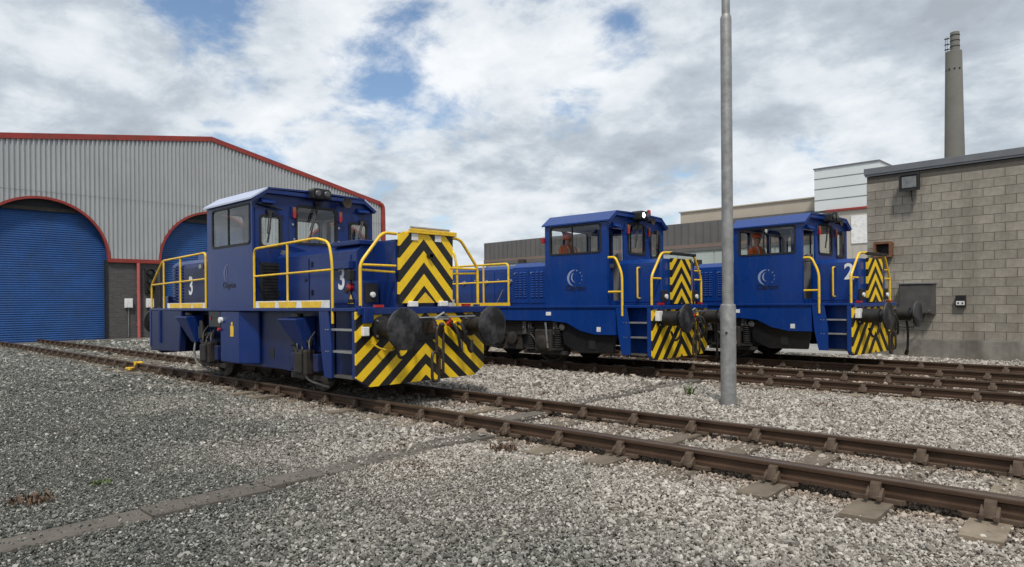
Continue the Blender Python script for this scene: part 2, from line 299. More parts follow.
def ground_mat():
    m = bpy.data.materials.new('gravel_ground'); m.use_nodes = True; t = m.node_tree; b = t.nodes['Principled BSDF']
    g = t.nodes.new('ShaderNodeNewGeometry')
    vo = t.nodes.new('ShaderNodeTexVoronoi'); vo.inputs['Scale'].default_value = 22; t.links.new(g.outputs['Position'], vo.inputs['Vector'])
    sp = t.nodes.new('ShaderNodeSeparateColor'); t.links.new(vo.outputs['Color'], sp.inputs[0])
    c = stone_colour(t, g.outputs['Position'], sp.outputs[0])
    t.links.new(c, b.inputs['Base Color']); b.inputs['Roughness'].default_value = 0.9; b.inputs['Specular IOR Level'].default_value = 0.2
    bp = t.nodes.new('ShaderNodeBump'); bp.inputs['Strength'].default_value = 1.0; bp.inputs['Distance'].default_value = 0.03; bp.invert = True
    t.links.new(vo.outputs['Distance'], bp.inputs['Height']); t.links.new(bp.outputs[0], b.inputs['Normal'])
    return m
m_stone = stone_mat(); m_ground = ground_mat()

# ------------------------------------------------------------------ mesh helpers
OFF = [0.0, 0.0, 0.0]
class MB:
    def __init__(s): s.v = []; s.f = []
    def add(s, vs, fs):
        o = len(s.v); s.v += [tuple(p) for p in vs]; s.f += [tuple(i + o for i in f) for f in fs]; return s
    def box(s, x0, x1, y0, y1, z0, z1):
        return s.add([(x0,y0,z0),(x1,y0,z0),(x1,y1,z0),(x0,y1,z0),(x0,y0,z1),(x1,y0,z1),(x1,y1,z1),(x0,y1,z1)],
                     [(0,3,2,1),(4,5,6,7),(0,1,5,4),(1,2,6,5),(2,3,7,6),(3,0,4,7)])
    def prism(s, poly, ax, a, b):
        n = len(poly)
        def P(p, t): return {'x': (t, p[0], p[1]), 'y': (p[0], t, p[1]), 'z': (p[0], p[1], t)}[ax]
        vs = [P(p, a) for p in poly] + [P(p, b) for p in poly]
        fs = [tuple(range(n)), tuple(range(2 * n - 1, n - 1, -1))] + [(i, i + n, (i + 1) % n + n, (i + 1) % n) for i in range(n)]
        return s.add(vs, fs)
    def lathe(s, p0, d, prof, n=16):
        p0 = Vector(p0); d = Vector(d).normalized(); u = d.orthogonal().normalized(); w = d.cross(u)
        vs = []; fs = []
        for (t, r) in prof:
            for i in range(n):
                a = 2 * PI * i / n; vs.append(p0 + d * t + (u * math.cos(a) + w * math.sin(a)) * r)
        m = len(prof)
        for j in range(m - 1):
            for i in range(n):
                k = (i + 1) % n; fs.append((j*n+i, j*n+k, (j+1)*n+k, (j+1)*n+i))
        fs.append(tuple(range(n - 1, -1, -1))); fs.append(tuple((m-1)*n + i for i in range(n)))
        return s.add(vs, fs)
    def cyl(s, p0, p1, r, n=12, r1=None):
        p0 = Vector(p0); p1 = Vector(p1); return s.lathe(p0, p1 - p0, [(0, r), ((p1 - p0).length, r if r1 is None else r1)], n)
    def tube(s, pts, r, n=8, closed=False):
        pts = [Vector(p) for p in pts]; m = len(pts); vs = []; fs = []
        prev = None
        for i, p in enumerate(pts):
            if closed: d = (pts[(i+1) % m] - pts[i-1]).normalized()
            else: d = (pts[min(i+1, m-1)] - pts[max(i-1, 0)]).normalized()
            if prev is None: u = d.orthogonal().normalized()
            else: u = (prev - d * prev.dot(d)); u = u.normalized() if u.length > 1e-5 else d.orthogonal().normalized()
            prev = u; w = d.cross(u)
            for k in range(n):
                a = 2 * PI * k / n; vs.append(p + (u * math.cos(a) + w * math.sin(a)) * r)
        for j in range(m if closed else m - 1):
            j2 = (j + 1) % m
            for k in range(n):
                k2 = (k + 1) % n; fs.append((j*n+k, j*n+k2, j2*n+k2, j2*n+k))
        if not closed: fs.append(tuple(range(n-1, -1, -1))); fs.append(tuple((m-1)*n + k for k in range(n)))
        return s.add(vs, fs)
    def mesh(s, name, m, smooth=False, recalc=True):
        me = bpy.data.meshes.new(name)
        me.from_pydata([(x + OFF[0], y + OFF[1], z + OFF[2]) for x, y, z in s.v], [], s.f)
        if recalc:
            bm = bmesh.new(); bm.from_mesh(me); bmesh.ops.recalc_face_normals(bm, faces=bm.faces[:]); bm.to_mesh(me); bm.free()
        if m: me.materials.append(m)
        if smooth:
            for p in me.polygons: p.use_smooth = True
            me.set_sharp_from_angle(angle=R(40))
        return me
    def build(s, name, m, parent=None, bevel=0, smooth=False):
        o = bpy.data.objects.new(name, s.mesh(name, m, smooth)); COL.objects.link(o)
        if parent: o.parent = parent
        if bevel:
            b = o.modifiers.new('bevel', 'BEVEL'); b.width = bevel; b.segments = 2; b.limit_method = 'ANGLE'; b.angle_limit = R(40)
        return o
def tag(o, label=None, cat=None, group=None, kind=None):
    if label: o['label'] = label
    if cat: o['category'] = cat
    if group: o['group'] = group
    if kind: o['kind'] = kind
    return o
def empty(name, loc, rz=0.0):
    o = bpy.data.objects.new(name, None); COL.objects.link(o); o.location = loc; o.rotation_euler = (0, 0, rz); o.empty_display_size = 0.3; return o
def fillet(pts, r, k=4):
    pts = [Vector(p) for p in pts]; out = [pts[0]]
    for i in range(1, len(pts) - 1):
        a, b, c = pts[i-1], pts[i], pts[i+1]
        d1 = (a - b); d2 = (c - b); rr = min(r, d1.length * .45, d2.length * .45)
        p = b + d1.normalized() * rr; q = b + d2.normalized() * rr
        for j in range(k + 1):
            t = j / k; out.append(p * (1-t)**2 + b * 2*t*(1-t) + q * t*t)
    out.append(pts[-1]); return out
def panel_holes(mb, ax, at, thick, u0, u1, v0, v1, holes):
    """rect panel in plane ax (x: u=y v=z / y: u=x v=z) from at to at+thick with rect holes"""
    us = sorted({u0, u1, *[h[0] for h in holes], *[h[1] for h in holes]}); vv = sorted({v0, v1, *[h[2] for h in holes], *[h[3] for h in holes]})
    us = [u for u in us if u0 <= u <= u1]; vv = [v for v in vv if v0 <= v <= v1]
    def P(u, v, t): return (t, u, v) if ax == 'x' else (u, t, v)
    idx = {}; vs = []; fs = []
    def I(i, j, s):
        k = (i, j, s)
        if k not in idx: idx[k] = len(vs); vs.append(P(us[i], vv[j], at + (thick if s else 0)))
        return idx[k]
    def solid(i, j):
        if i < 0 or j < 0 or i >= len(us)-1 or j >= len(vv)-1: return False
        cu = (us[i]+us[i+1])/2; cv = (vv[j]+vv[j+1])/2
        return not any(h[0] < cu < h[1] and h[2] < cv < h[3] for h in holes)
    for i in range(len(us)-1):
        for j in range(len(vv)-1):
            if not solid(i, j): continue
            fs.append((I(i,j,0), I(i+1,j,0), I(i+1,j+1,0), I(i,j+1,0))); fs.append((I(i,j,1), I(i,j+1,1), I(i+1,j+1,1), I(i+1,j,1)))
            for (di, dj, a, b) in ((-1,0,(i,j),(i,j+1)), (1,0,(i+1,j),(i+1,j+1)), (0,-1,(i,j),(i+1,j)), (0,1,(i,j+1),(i+1,j+1))):
                if not solid(i+di, j+dj): fs.append((I(*a,0), I(*b,0), I(*b,1), I(*a,1)))
    mb.add(vs, fs); return mb
def rrect(u0, u1, v0, v1, r, k=5):
    out = []
    for cu, cv, a0 in ((u1-r, v1-r, 0), (u0+r, v1-r, 90), (u0+r, v0+r, 180), (u1-r, v0+r, 270)):
        for j in range(k+1):
            a = R(a0 + 90*j/k); out.append((cu + r*math.cos(a), cv + r*math.sin(a)))
    return out
def window(parent, ax, at, out, h, r=0.07, fw=0.035, gm=None, split=None):
    """rubber gasket (proud of the panel by out) with a pane behind; h = (u0,u1,v0,v1)"""
    u0, u1, v0, v1 = h
    def P(p, t): return (t, p[0], p[1]) if ax == 'x' else (p[0], t, p[1])
    o = rrect(u0-fw, u1+fw, v0-fw, v1+fw, r+fw*.6); i = rrect(u0+fw*.35, u1-fw*.35, v0+fw*.35, v1-fw*.35, r)
    n = len(o); sg = 1 if out > 0 else -1
    f, bk = at + sg*abs(out), at - sg*0.02
    vs = [P(p, f) for p in o] + [P(p, f) for p in i] + [P(p, bk) for p in o] + [P(p, bk) for p in i]
    fs = []
    for k in range(n):
        q = (k+1) % n
        fs += [(k, q, n+q, n+k), (2*n+k, 3*n+k, 3*n+q, 2*n+q), (k, 2*n+k, 2*n+q, q), (n+k, n+q, 3*n+q, 3*n+k)]
    mb = MB().add(vs, fs); w = mb.build('window', m_rubber, parent)
    if split is not None:
        b = MB()
        for s_ in split:
            if ax == 'y': b.box(s_-0.012, s_+0.012, min(f, bk), max(f, bk), v0, v1)
            else: b.box(min(f, bk), max(f, bk), s_-0.012, s_+0.012, v0, v1)
        b.build('glazing_bar', m_rubber, w)
    p = MB(); t = at - sg*0.004
    p.add([P((u0, v0), t), P((u1, v0), t), P((u1, v1), t), P((u0, v1), t)], [(0, 1, 2, 3)]).build('pane', gm or m_glass, w)
    return w
def text_mesh(txt, size):
    c = bpy.data.curves.new('lettering', 'FONT'); c.body = txt; c.size = size; c.align_x = 'CENTER'; c.align_y = 'CENTER'; c.extrude = 0.002; c.offset = 0.006*size/0.3
    o = bpy.data.objects.new('tmp', c); COL.objects.link(o); dg = bpy.context.evaluated_depsgraph_get()
    me = bpy.data.meshes.new_from_object(o.evaluated_get(dg)); bpy.data.objects.remove(o); bpy.data.curves.remove(c)
    return me
def lettering(name, txt, size, m, parent, loc, rot, sx=1.0):
    me = text_mesh(txt, size); me.materials.clear(); me.materials.append(m)
    me.transform(Matrix.Translation((loc[0]+OFF[0], loc[1]+OFF[1], loc[2]+OFF[2])) @ rot @ Matrix.Diagonal((sx, 1, 1, 1)))
    o = bpy.data.objects.new(name, me); COL.objects.link(o); o.parent = parent; return o
ROT_NEAR = Matrix.Rotation(R(90), 4, 'X')       # readable from -Y

# ------------------------------------------------------------------ ground
g = MB(); g.add([(-600,-400,-0.075),(500,-400,-0.075),(500,700,-0.075),(-600,700,-0.075)], [(0,1,2,3)])
tag(g.build('ground', m_ground), kind='structure')
ap = MB(); ap.box(-33, -5.6, 19.6, 44, -0.2, 0.03)
tag(ap.build('pavement', m_asph), kind='structure')
ap2 = MB(); ap2.box(-35.4, -33.9, 2, 27, -0.2, 0.0)
tag(ap2.build('door_apron', m_conc), kind='structure')

# ------------------------------------------------------------------ tracks
T1Y = 6.52
TAN3 = math.tan(R(-4))
def c1(x): return T1Y
def c2(x):
    if x > -16: return 12.85
    t = min(1, (-16 - x) / 19.0); return 12.85 + (15.07 - 12.85) * t*t*(3-2*t)
def c3(x):
    if x > -12: return 16.25 + TAN3 * (x + 4.34)
    b = 16.25 + TAN3 * (-12 + 4.34); t = min(1, (-12 - x) / 23.0); return b + (22.64 - b) * t*t*(3-2*t) * 0.9
RT = 0.15
# bullhead rail section (offset, height)
SEC = [(-.033,.150),(.033,.150),(.036,.140),(.036,.118),(.012,.104),(.010,.055),(.033,.043),(.033,.012),(-.033,.012),(-.033,.043),(-.010,.055),(-.012,.104),(-.036,.118),(-.036,.140)]
def chair_mesh():
    m = MB()
    m.prism([(-.17,-.085),(.17,-.085),(.20,-.05),(.20,.05),(.17,.085),(-.17,.085),(-.20,.05),(-.20,-.05)], 'z', -.018, .014)
    for s in (-1, 1):   # jaws either side of the rail
        m.prism([(s*.038,.014),(s*.120,.014),(s*.082,.118),(s*.042,.132)], 'x', -.036, .036)
        m.prism([(s*.050,.014),(s*.150,.014),(s*.110,.06),(s*.060,.09)], 'x', -.058, -.036)
        m.prism([(s*.050,.014),(s*.150,.014),(s*.110,.06),(s*.060,.09)], 'x', .036, .058)
        for q in (-1, 1):
            m.cyl((q*.045*s, s*.165, .014), (q*.045*s, s*.165, .045), .020, 6)
    return m.mesh('rail_chair', m_chair)
def sleeper_mesh():
    m = MB(); m.box(-.125,.125,-1.30,1.30,-.16,-.016); return m.mesh('sleeper', m_sleeper)
CHAIR, SLEEP = chair_mesh(), sleeper_mesh()
SLEEPERS = []      # for the gravel mask (x, y, angle, track index)
def track(cf, x0, x1, first, label, idx, pitch=0.78):
    root = empty('railway_track', (first - pitch*6, cf(first - pitch*6), 0)); tag(root, label, 'track', 'tracks across the yard')
    rx, ry = root.location.x, root.location.y
    xs = np.arange(x0, x1 + .01, 0.75)
    for sgn in (-1, 1):
        vs = []; fs = []; n = len(SEC)
        for x in xs:
            dy = (cf(x+.05) - cf(x-.05)) / .1; nl = math.hypot(1, dy); nx, ny = -dy/nl, 1/nl
            for (o, z) in SEC: vs.append((x + nx*(sgn*.7525 + o) - rx, cf(x) + ny*(sgn*.7525 + o) - ry, z))
        for j in range(len(xs)-1):
            for k in range(n): k2 = (k+1) % n; fs.append((j*n+k, j*n+k2, (j+1)*n+k2, (j+1)*n+k))
        fs.append(tuple(range(n))); fs.append(tuple((len(xs)-1)*n + k for k in range(n)))
        ro = MB().add(vs, fs).build('rail', m_rail, root); ro.data.materials.append(m_railtop)
        for p_ in ro.data.polygons:
            if p_.normal.z > .7 and p_.center.z > .14: p_.material_index = 1
    x = first + 14 * pitch
    while x > x0 + .3:
        if x < x1 - .3:
            jx = x + random.uniform(-.03, .03)
            dy = (cf(x+.05) - cf(x-.05)) / .1; a = math.atan(dy)
            s = bpy.data.objects.new('sleeper', SLEEP); COL.objects.link(s); s.parent = root
            s.location = (jx - rx, cf(jx) - ry + random.uniform(-.04, .04), random.uniform(-.014, .010)); s.rotation_euler = (0, 0, a + random.uniform(-.015, .015))
            SLEEPERS.append((jx, cf(jx), idx))
            for sgn in (-1, 1):
                c = bpy.data.objects.new('rail_chair', CHAIR); COL.objects.link(c); c.parent = root
                c.location = (jx - math.sin(a)*sgn*.7525 - rx, cf(jx) + math.cos(a)*sgn*.7525 - ry, 0); c.rotation_euler = (0, 0, a)
        x -= pitch
    return root
T1 = track(c1, -35.2, 11, -0.73, 'nearest rusty railway track running under the foremost blue locomotive', 0)
T2 = track(c2, -35.2, 11, -0.95, 'middle railway track beyond the galvanised lamp post', 1)
T3 = track(c3, -35.2, 11, -1.2, 'far railway track running along the foot of the block wall', 2)

# check rail inside the near rail, right of the strip
ck = MB()
for a, b in ((-5.05, -0.1),):
    vs = []; n = len(SEC)
    for x in np.linspace(a, b, 8):
        for (o, z) in SEC: vs.append((x, T1Y - .7525 + .115 + o*.8, z - .012))
    fs = []
    for j in range(7):
        for k in range(n): k2 = (k+1) % n; fs.append((j*n+k, j*n+k2, (j+1)*n+k2, (j+1)*n+k))
    fs.append(tuple(range(n))); fs.append(tuple(7*n+k for k in range(n))); ck.add(vs, fs)
ckr = ck.build('check_rail', m_rail); ckr.parent = T1; ckr.matrix_parent_inverse = Matrix.Translation(-T1.location)

# buried concrete strips crossing the yard: separate slabs
def strip(name, x0, x1, y0, y1, pitch, dx, label):
    root = empty(name, ((x0+x1)/2, (y0+y1)/2, 0)); tag(root, label, 'concrete strip', 'concrete strips set in the gravel')
    y = y0; cx, cy = root.location.x, root.location.y
    while y < y1 - .05:
        e = min(y + pitch, y1); m = MB(); w = (x1 - x0)/2; j = random.uniform(-.015, .015); sh = dx*(y - cy)
        ed = [random.uniform(-.012, .012) for _ in range(4)]
        m.prism([(-w+j+sh+ed[0], y+.006-cy), (w+j+sh+ed[1], y+.006-cy), (w+j+sh+ed[2], e-.006-cy), (-w+j+sh+ed[3], e-.006-cy)], 'z', -.2, -.004 + .020*max(0, min(1, (y - 2)/2)) + random.uniform(-.010, .006))
        m.build('slab', m_conc, root, bevel=.008); y = e
    return root
strip('concrete_strip', -5.64, -5.33, -2.0, 5.55, 0.95, -0.045, 'long grey concrete strip crossing the gravel up to the near rail')
strip('concrete_strip', -6.42, -6.12, 7.6, 11.9, 0.95, 0.0, 'grey concrete strip between the first and second tracks')
# timber boards between the rails on the line of the strip
bo = MB(); bo.box(-6.22,-5.98,-.60+T1Y,.60+T1Y,-.12,.012); o = bo.build('crossing_board', m_conc)
tag(o, 'pale weathered board lying between the near rails beside the strip', 'board')

# ------------------------------------------------------------------ ballast and yard gravel (instanced stones)
def stone_meshes():
    out = []
    col = bpy.data.collections.new('stone_kinds')
    for k in range(10):
        bm = bmesh.new(); rs = np.random.RandomState(40 + k); sc = (rs.uniform(.95, 1.35), rs.uniform(.75, 1.0), rs.uniform(.5, .75))
        for _ in range(15):      # broken angular chip: hull of scattered points
            p = rs.normal(size=3); p /= np.linalg.norm(p); p *= rs.uniform(.82, 1.1); bm.verts.new((p[0]*sc[0], p[1]*sc[1], p[2]*sc[2]))
        h = bmesh.ops.convex_hull(bm, input=bm.verts[:])
        bmesh.ops.delete(bm, geom=[v for v in bm.verts if not v.link_faces], context='VERTS')
        me = bpy.data.meshes.new('stone'); bm.to_mesh(me); bm.free(); me.materials.append(m_stone)
        o = bpy.data.objects.new('stone_kind', me); col.objects.link(o); out.append(o)
    return col
STONES = stone_meshes()
def scatter():
    rs = np.random.RandomState(3)
    P = []; SC = []
    cx, sx = math.cos(R(47)), math.sin(R(47))
    for z0, z1, dens, rad in ((2.2, 7.5, 4400, .0127), (7.5, 12, 2000, .0172), (12, 21, 560, .028), (21, 33, 120, .050)):
        a0 = 0.86 if z0 < 10 else 0.80
        area = a0 * (z1**2 - z0**2) + 2.0*(z1 - z0)
        n = int(area * dens)
        z = np.sqrt(rs.uniform(z0**2, z1**2, n)); r = rs.uniform(-1, 1, n) * (a0 * z + 1.0)
        X = r * sx - z * cx; Y = r * cx + z * sx
        s = rad * np.exp(rs.normal(0, .36, n)); s = np.clip(s, rad*.45, rad*2.4)
        P.append(np.stack([X, Y], 1)); SC.append(s)
    P = np.concatenate(P); SC = np.concatenate(SC); X, Y = P[:, 0], P[:, 1]; n = len(X)
    keep = np.ones(n, bool); u = rs.uniform(size=n)
    keep &= Y < np.where(X < -5.7, 19.5, 20.4)
    keep &= ~((X < -33.8))
    # finer gravel in the open yard to the left
    fine = np.clip((4.7 + .4*np.sin(X*1.3) - Y)/1.2, 0, 1) * np.clip((-2.6 + .6*np.sin(2.1*Y) - X)/2.0, 0, 1)
    patch = np.sin(X*1.7 + .8*np.sin(Y*1.1))*np.sin(Y*1.9 + .9*np.sin(X*.7)) + .5*np.sin(X*4.3 + Y*3.1)*np.sin(Y*3.7 - X*1.9)
    SC *= 1 - .34*fine
    SC *= 1 + .10*patch
    big = rs.uniform(size=n) < .035; SC[big] *= rs.uniform(1.3, 1.9, big.sum())
    keep &= ~((patch > .75) & (rs.uniform(size=n) < .30))
    Z = np.full(n, -.045) + .014*np.sin(X*1.9 + 1)*np.cos(Y*2.3) + .010*np.sin(X*.8 + Y*1.3)
    far_yard = np.ones(n)
    for cf in (c1, c2, c3):
        cy = np.array([cf(x) for x in X]) if cf is not c1 else np.full(n, T1Y)
        d = np.abs(Y - cy)
        far_yard = np.minimum(far_yard, np.clip((d - 1.15) / .6, 0, 1))
        keep &= ~((np.abs(d - .7525) < .052))
    Z += far_yard * .030
    for (sx_, sy_, idx) in SLEEPERS:
        if sx_ < -26: continue
        mk = (np.abs(X - sx_) < .15) & (np.abs(Y - sy_) < 1.31)
        inner = mk & (u > (.15 if idx == 0 else .28)); keep &= ~inner
        Z[mk] += .018
    # chairs
    for (x0, x1, y0, y1) in ((-5.66, -5.31, -2, 5.6), (-6.44, -6.10, 7.6, 11.9), (-6.24, -5.96, 5.9, 7.15)):
        sk = -0.045*(Y - 1.775) if y0 < 0 else 0
        mk = (X - sk > x0) & (X - sk < x1) & (Y > y0) & (Y < y1)
        edge = np.minimum(X - sk - x0, x1 - X + sk)
        keep &= ~(mk & (u > np.where(edge < .03, .35, .04) ))
        Z[mk] += .055
    keep &= ~(((X + 4.41)**2 + (Y - 9.39)**2) < .12**2)
    X, Y, Z, SC = X[keep], Y[keep], Z[keep], SC[keep]; n = len(X)
    Z = Z + rs.uniform(-.012, .012, n)
    me = bpy.data.meshes.new('gravel'); me.vertices.add(n)
    me.vertices.foreach_set('co', np.stack([X, Y, Z], 1).astype(np.float32).ravel())
    a = me.attributes.new('sc', 'FLOAT', 'POINT'); a.data.foreach_set('value', SC.astype(np.float32))
    a = me.attributes.new('rt', 'FLOAT_VECTOR', 'POINT')
    a.data.foreach_set('vector', np.stack([rs.uniform(-1.0, 1.0, n), rs.uniform(-1.0, 1.0, n), rs.uniform(0, 6.28, n)], 1).astype(np.float32).ravel())
    a = me.attributes.new('ki', 'INT', 'POINT'); a.data.foreach_set('value', rs.randint(0, 10, n).astype(np.int32))
    o = bpy.data.objects.new('gravel', me); COL.objects.link(o)
    ng = bpy.data.node_groups.new('scatter_stones', 'GeometryNodeTree')
    ng.interface.new_socket('Geometry', in_out='INPUT', socket_type='NodeSocketGeometry'); ng.interface.new_socket('Geometry', in_out='OUTPUT', socket_type='NodeSocketGeometry')
    nd = ng.nodes; gi = nd.new('NodeGroupInput'); go = nd.new('NodeGroupOutput')
    ip = nd.new('GeometryNodeInstanceOnPoints'); ci = nd.new('GeometryNodeCollectionInfo'); ci.inputs['Collection'].default_value = STONES; ci.inputs['Separate Children'].default_value = True
    def attr(nm, ty): q = nd.new('GeometryNodeInputNamedAttribute'); q.data_type = ty; q.inputs['Name'].default_value = nm; return q.outputs['Attribute']
    ng.links.new(gi.outputs[0], ip.inputs['Points']); ng.links.new(ci.outputs[0], ip.inputs['Instance']); ip.inputs['Pick Instance'].default_value = True
    ng.links.new(attr('ki', 'INT'), ip.inputs['Instance Index']); ng.links.new(attr('sc', 'FLOAT'), ip.inputs['Scale'])
    er = nd.new('FunctionNodeEulerToRotation'); ng.links.new(attr('rt', 'FLOAT_VECTOR'), er.inputs[0]); ng.links.new(er.outputs[0], ip.inputs['Rotation'])
    ng.links.new(ip.outputs[0], go.inputs[0])
    md = o.modifiers.new('stones', 'NODES'); md.node_group = ng
    tag(o, 'loose grey and buff ballast stones covering the yard', 'gravel', kind='stuff')
scatter()

# ------------------------------------------------------------------ the shed with arched doors
def shed():
    X0 = -35.5
    root = empty('engine_shed', (X0, 15.0, 0)); tag(root, 'grey corrugated shed with red trim and blue arched roller doors', 'shed')
    OFF[:] = [-X0, -15.0, 0]
    yL, yR, yP = 3.9, 25.85, 15.0
    def roof(y): return 10.25 - .153*(yP - y) if y < yP else 10.25 - .215*(y - yP)
    doors = (7.5, 15.07, 22.64); RD = 2.63; ZS = 3.72
    def bot(y):
        for c in doors:
            if abs(y - c) < RD: return ZS + math.sqrt(max(0, RD*RD - (y-c)**2))
        return ZS
    # corrugated cladding
    m = MB(); p = 0.19; y = yL; prev = None; vs = []; fs = []
    ys = []
    while y < yR:
        for f_, o in ((0, 0), (.34, 0), (.44, .065), (.78, .065), (.88, 0)): ys.append((y + f_*p*1.0, o))
        y += p
    for ti, (off, zlo, zhi) in enumerate(((0.0, 0, 6.72), (0.014, 6.66, 99))):
        m = MB(); vs = []; fs = []
        for (yy, o) in ys:
            yy = min(yy, yR); zt = roof(yy) - .05; zb = bot(yy)
            a_, b_ = max(zb, zlo), min(zt, zhi); b_ = max(a_, b_)
            vs += [(X0 + .02 + o + off, yy, a_), (X0 + .02 + o + off, yy, b_)]
        for i in range(len(ys)-1): fs.append((2*i, 2*i+2, 2*i+3, 2*i+1))
        me = m.add(vs, fs).mesh('cladding', m_clad, recalc=False); o = bpy.data.objects.new('cladding', me); COL.objects.link(o); o.parent = root
    # sheet overlap line
    # brickwork below with door openings
    for a, b in ((yL, doors[0]-RD), (doors[0]+RD, doors[1]-RD), (doors[1]+RD, doors[2]-RD), (doors[2]+RD, yR)):
        m = MB(); m.box(X0-.35, X0, a, b, -.2, ZS-.02); m.build('brick_pier', m_brick, root)
    m = MB(); m.box(X0-42, X0-.36, yL, yL+.2, -.2, roof(yL)-.1); m.box(X0-42, X0-.36, yR-.2, yR-.003, -.2, roof(yR)-.1); m.box(X0-42, X0-41.8, yL+.2, yR-.2, -.2, 7.8)
    m.build('side_wall', m_clad, root)
    for nm, (a, b) in (('roof', (yL-.15, yP)), ('roof', (yP, yR+.15))):
        m = MB(); m.prism([(a, roof(a)), (b, roof(b)), (b, roof(b)+.08), (a, roof(a)+.08)], 'x', X0-42, X0+.05); m.build(nm, m_clad, root)
    # red barge boards and corner trims
    for a, b in ((yL-.2, yP), (yP, yR-.15)):
        m = MB(); m.prism([(a, roof(a)-.14), (b, roof(b)-.14), (b, roof(b)+.12), (a, roof(a)+.12)], 'x', X0+.07, X0+.14); m.build('barge_board', m_trim, root, bevel=.01)
    m = MB(); m.tube(fillet([(X0+.10, yR-.25, roof(yR-.25)-.02), (X0+.10, yR+.02, roof(yR)-.12), (X0+.10, yR+.05, roof(yR)-.6), (X0+.10, yR+.05, ZS)], .35, 6), .14, 8); m.build('corner_trim', m_trim, root, smooth=True)
    # arch trims + horizontal flashing
    for c in doors:
        m = MB(); n = 40; vs = []; fs = []
        for i in range(n+1):
            a = PI*i/n
            for rr, xx in ((RD-.02, X0-.05), (RD+.09, X0-.05), (RD+.09, X0+.11), (RD-.02, X0+.11)): vs.append((xx, c + rr*math.cos(a), ZS + rr*math.sin(a)))
        for i in range(n):
            for k in range(4): k2 = (k+1) % 4; fs.append((4*i+k, 4*i+k2, 4*i+4+k2, 4*i+4+k))
        m.add(vs, fs).build('arch_trim', m_trim, root)
    for a, b in ((yL, doors[0]-RD), (doors[0]+RD-.02, doors[1]-RD+.02), (doors[1]+RD-.02, doors[2]-RD+.02), (doors[2]+RD, yR)):
        m = MB(); m.box(X0+.0, X0+.13, a, b, ZS-.10, ZS+.08); m.build('flashing', m_trim, root)
    # roller doors: horizontal curved slats in one curtain per door
    for c in doors:
        m = MB(); vs = []; fs = []; xz = X0 - .30; step = .025; z = -.05; k = 0; top = 5.92
        while z < top:
            hw = RD if z < ZS else math.sqrt(max(0, RD*RD - (z-ZS)**2))
            d = .020*abs(math.sin(PI*(z % .1)/.1)); vs += [(xz + d, c-hw-.08, z), (xz + d, c+hw+.08, z)]; z += step; k += 1
        for i in range(k-1): fs.append((2*i, 2*i+1, 2*i+3, 2*i+2))
        me = m.add(vs, fs).mesh('roller_door', m_roller, recalc=False); o = bpy.data.objects.new('roller_door', me); COL.objects.link(o); o.parent = root
        m = MB(); pts = []
        h0 = math.sqrt(RD*RD - (top-ZS)**2)
        for i in range(21):
            y = -h0 + 2*h0*i/20; pts.append((c+y, ZS + math.sqrt(max(0, RD*RD - y*y))))
        m.prism(pts + [(c+h0, top-.02), (c-h0, top-.02)], 'x', X0-.30, X0-.24); m.build('dark_infill_panel', m_darkin, root)
        m = MB(); m.box(X0-.24, X0-.10, c-h0+.05, c+h0-.05, top-.10, top+.06); m.build('shutter_beam', m_under, root)
        for s in (-1, 1):
            m = MB(); m.box(X0-.26, X0+.03, min(c+s*RD, c+s*(RD-.09)), max(c+s*RD, c+s*(RD-.09)), -.1, ZS); m.build('door_guide', m_blk, root)
    OFF[:] = [0, 0, 0]
    # fittings on the brick pier
    X1 = X0 + .005
    m = MB(); m.cyl((X1+.10, 11.42, -.1), (X1+.10, 11.42, ZS-.11), .075, 12)
    for z in (.6, 2.2): m.box(X1, X1+.06, 11.34, 11.50, z, z+.06)
    tag(m.build('downpipe', m_pinkpipe, None, smooth=True), 'faded red downpipe on the brick pier of the shed', 'downpipe')
    for y, lab in ((10.98, 'white electrical box left of the red downpipe'), (11.93, 'white electrical box right of the red downpipe')):
        r = empty('electrical_box', (X1, y, 1.45)); tag(r, lab, 'box', 'boxes on the brick pier')
        m = MB(); m.box(0, .14, -.17, .17, 0, .45); m.build('enclosure', m_white, r, bevel=.015)
        m = MB(); m.box(.14, .152, -.13, .13, .04, .41); m.build('lid', m_white, r, bevel=.005)
        m = MB(); m.cyl((.05, 0, 0), (.05, 0, -1.4), .018, 8); m.build('conduit', m_galv, r)
    r = empty('shunt_signal', (X1, 11.93, 2.15)); tag(r, 'small dark three-lamp signal on the brick pier', 'signal')
    m = MB(); m.box(0, .16, -.22, .22, 0, 1.25); m.build('backplate', m_blk, r, bevel=.03)
    for i, z in enumerate((.22, .62, 1.02)):
        m = MB(); m.lathe((.16, 0, z), (1, 0, 0), [(0, .17), (.16, .17), (.16, .15), (.02, .15)], 18); h = m.build('lamp_hood', m_blkgloss, r, smooth=True)
        m = MB(); m.lathe((.17, 0, z), (1, 0, 0), [(0, .14), (.03, .10)], 16); m.build('lens', (m_lensd, m_lensd, m_lensd)[i], h)
shed()

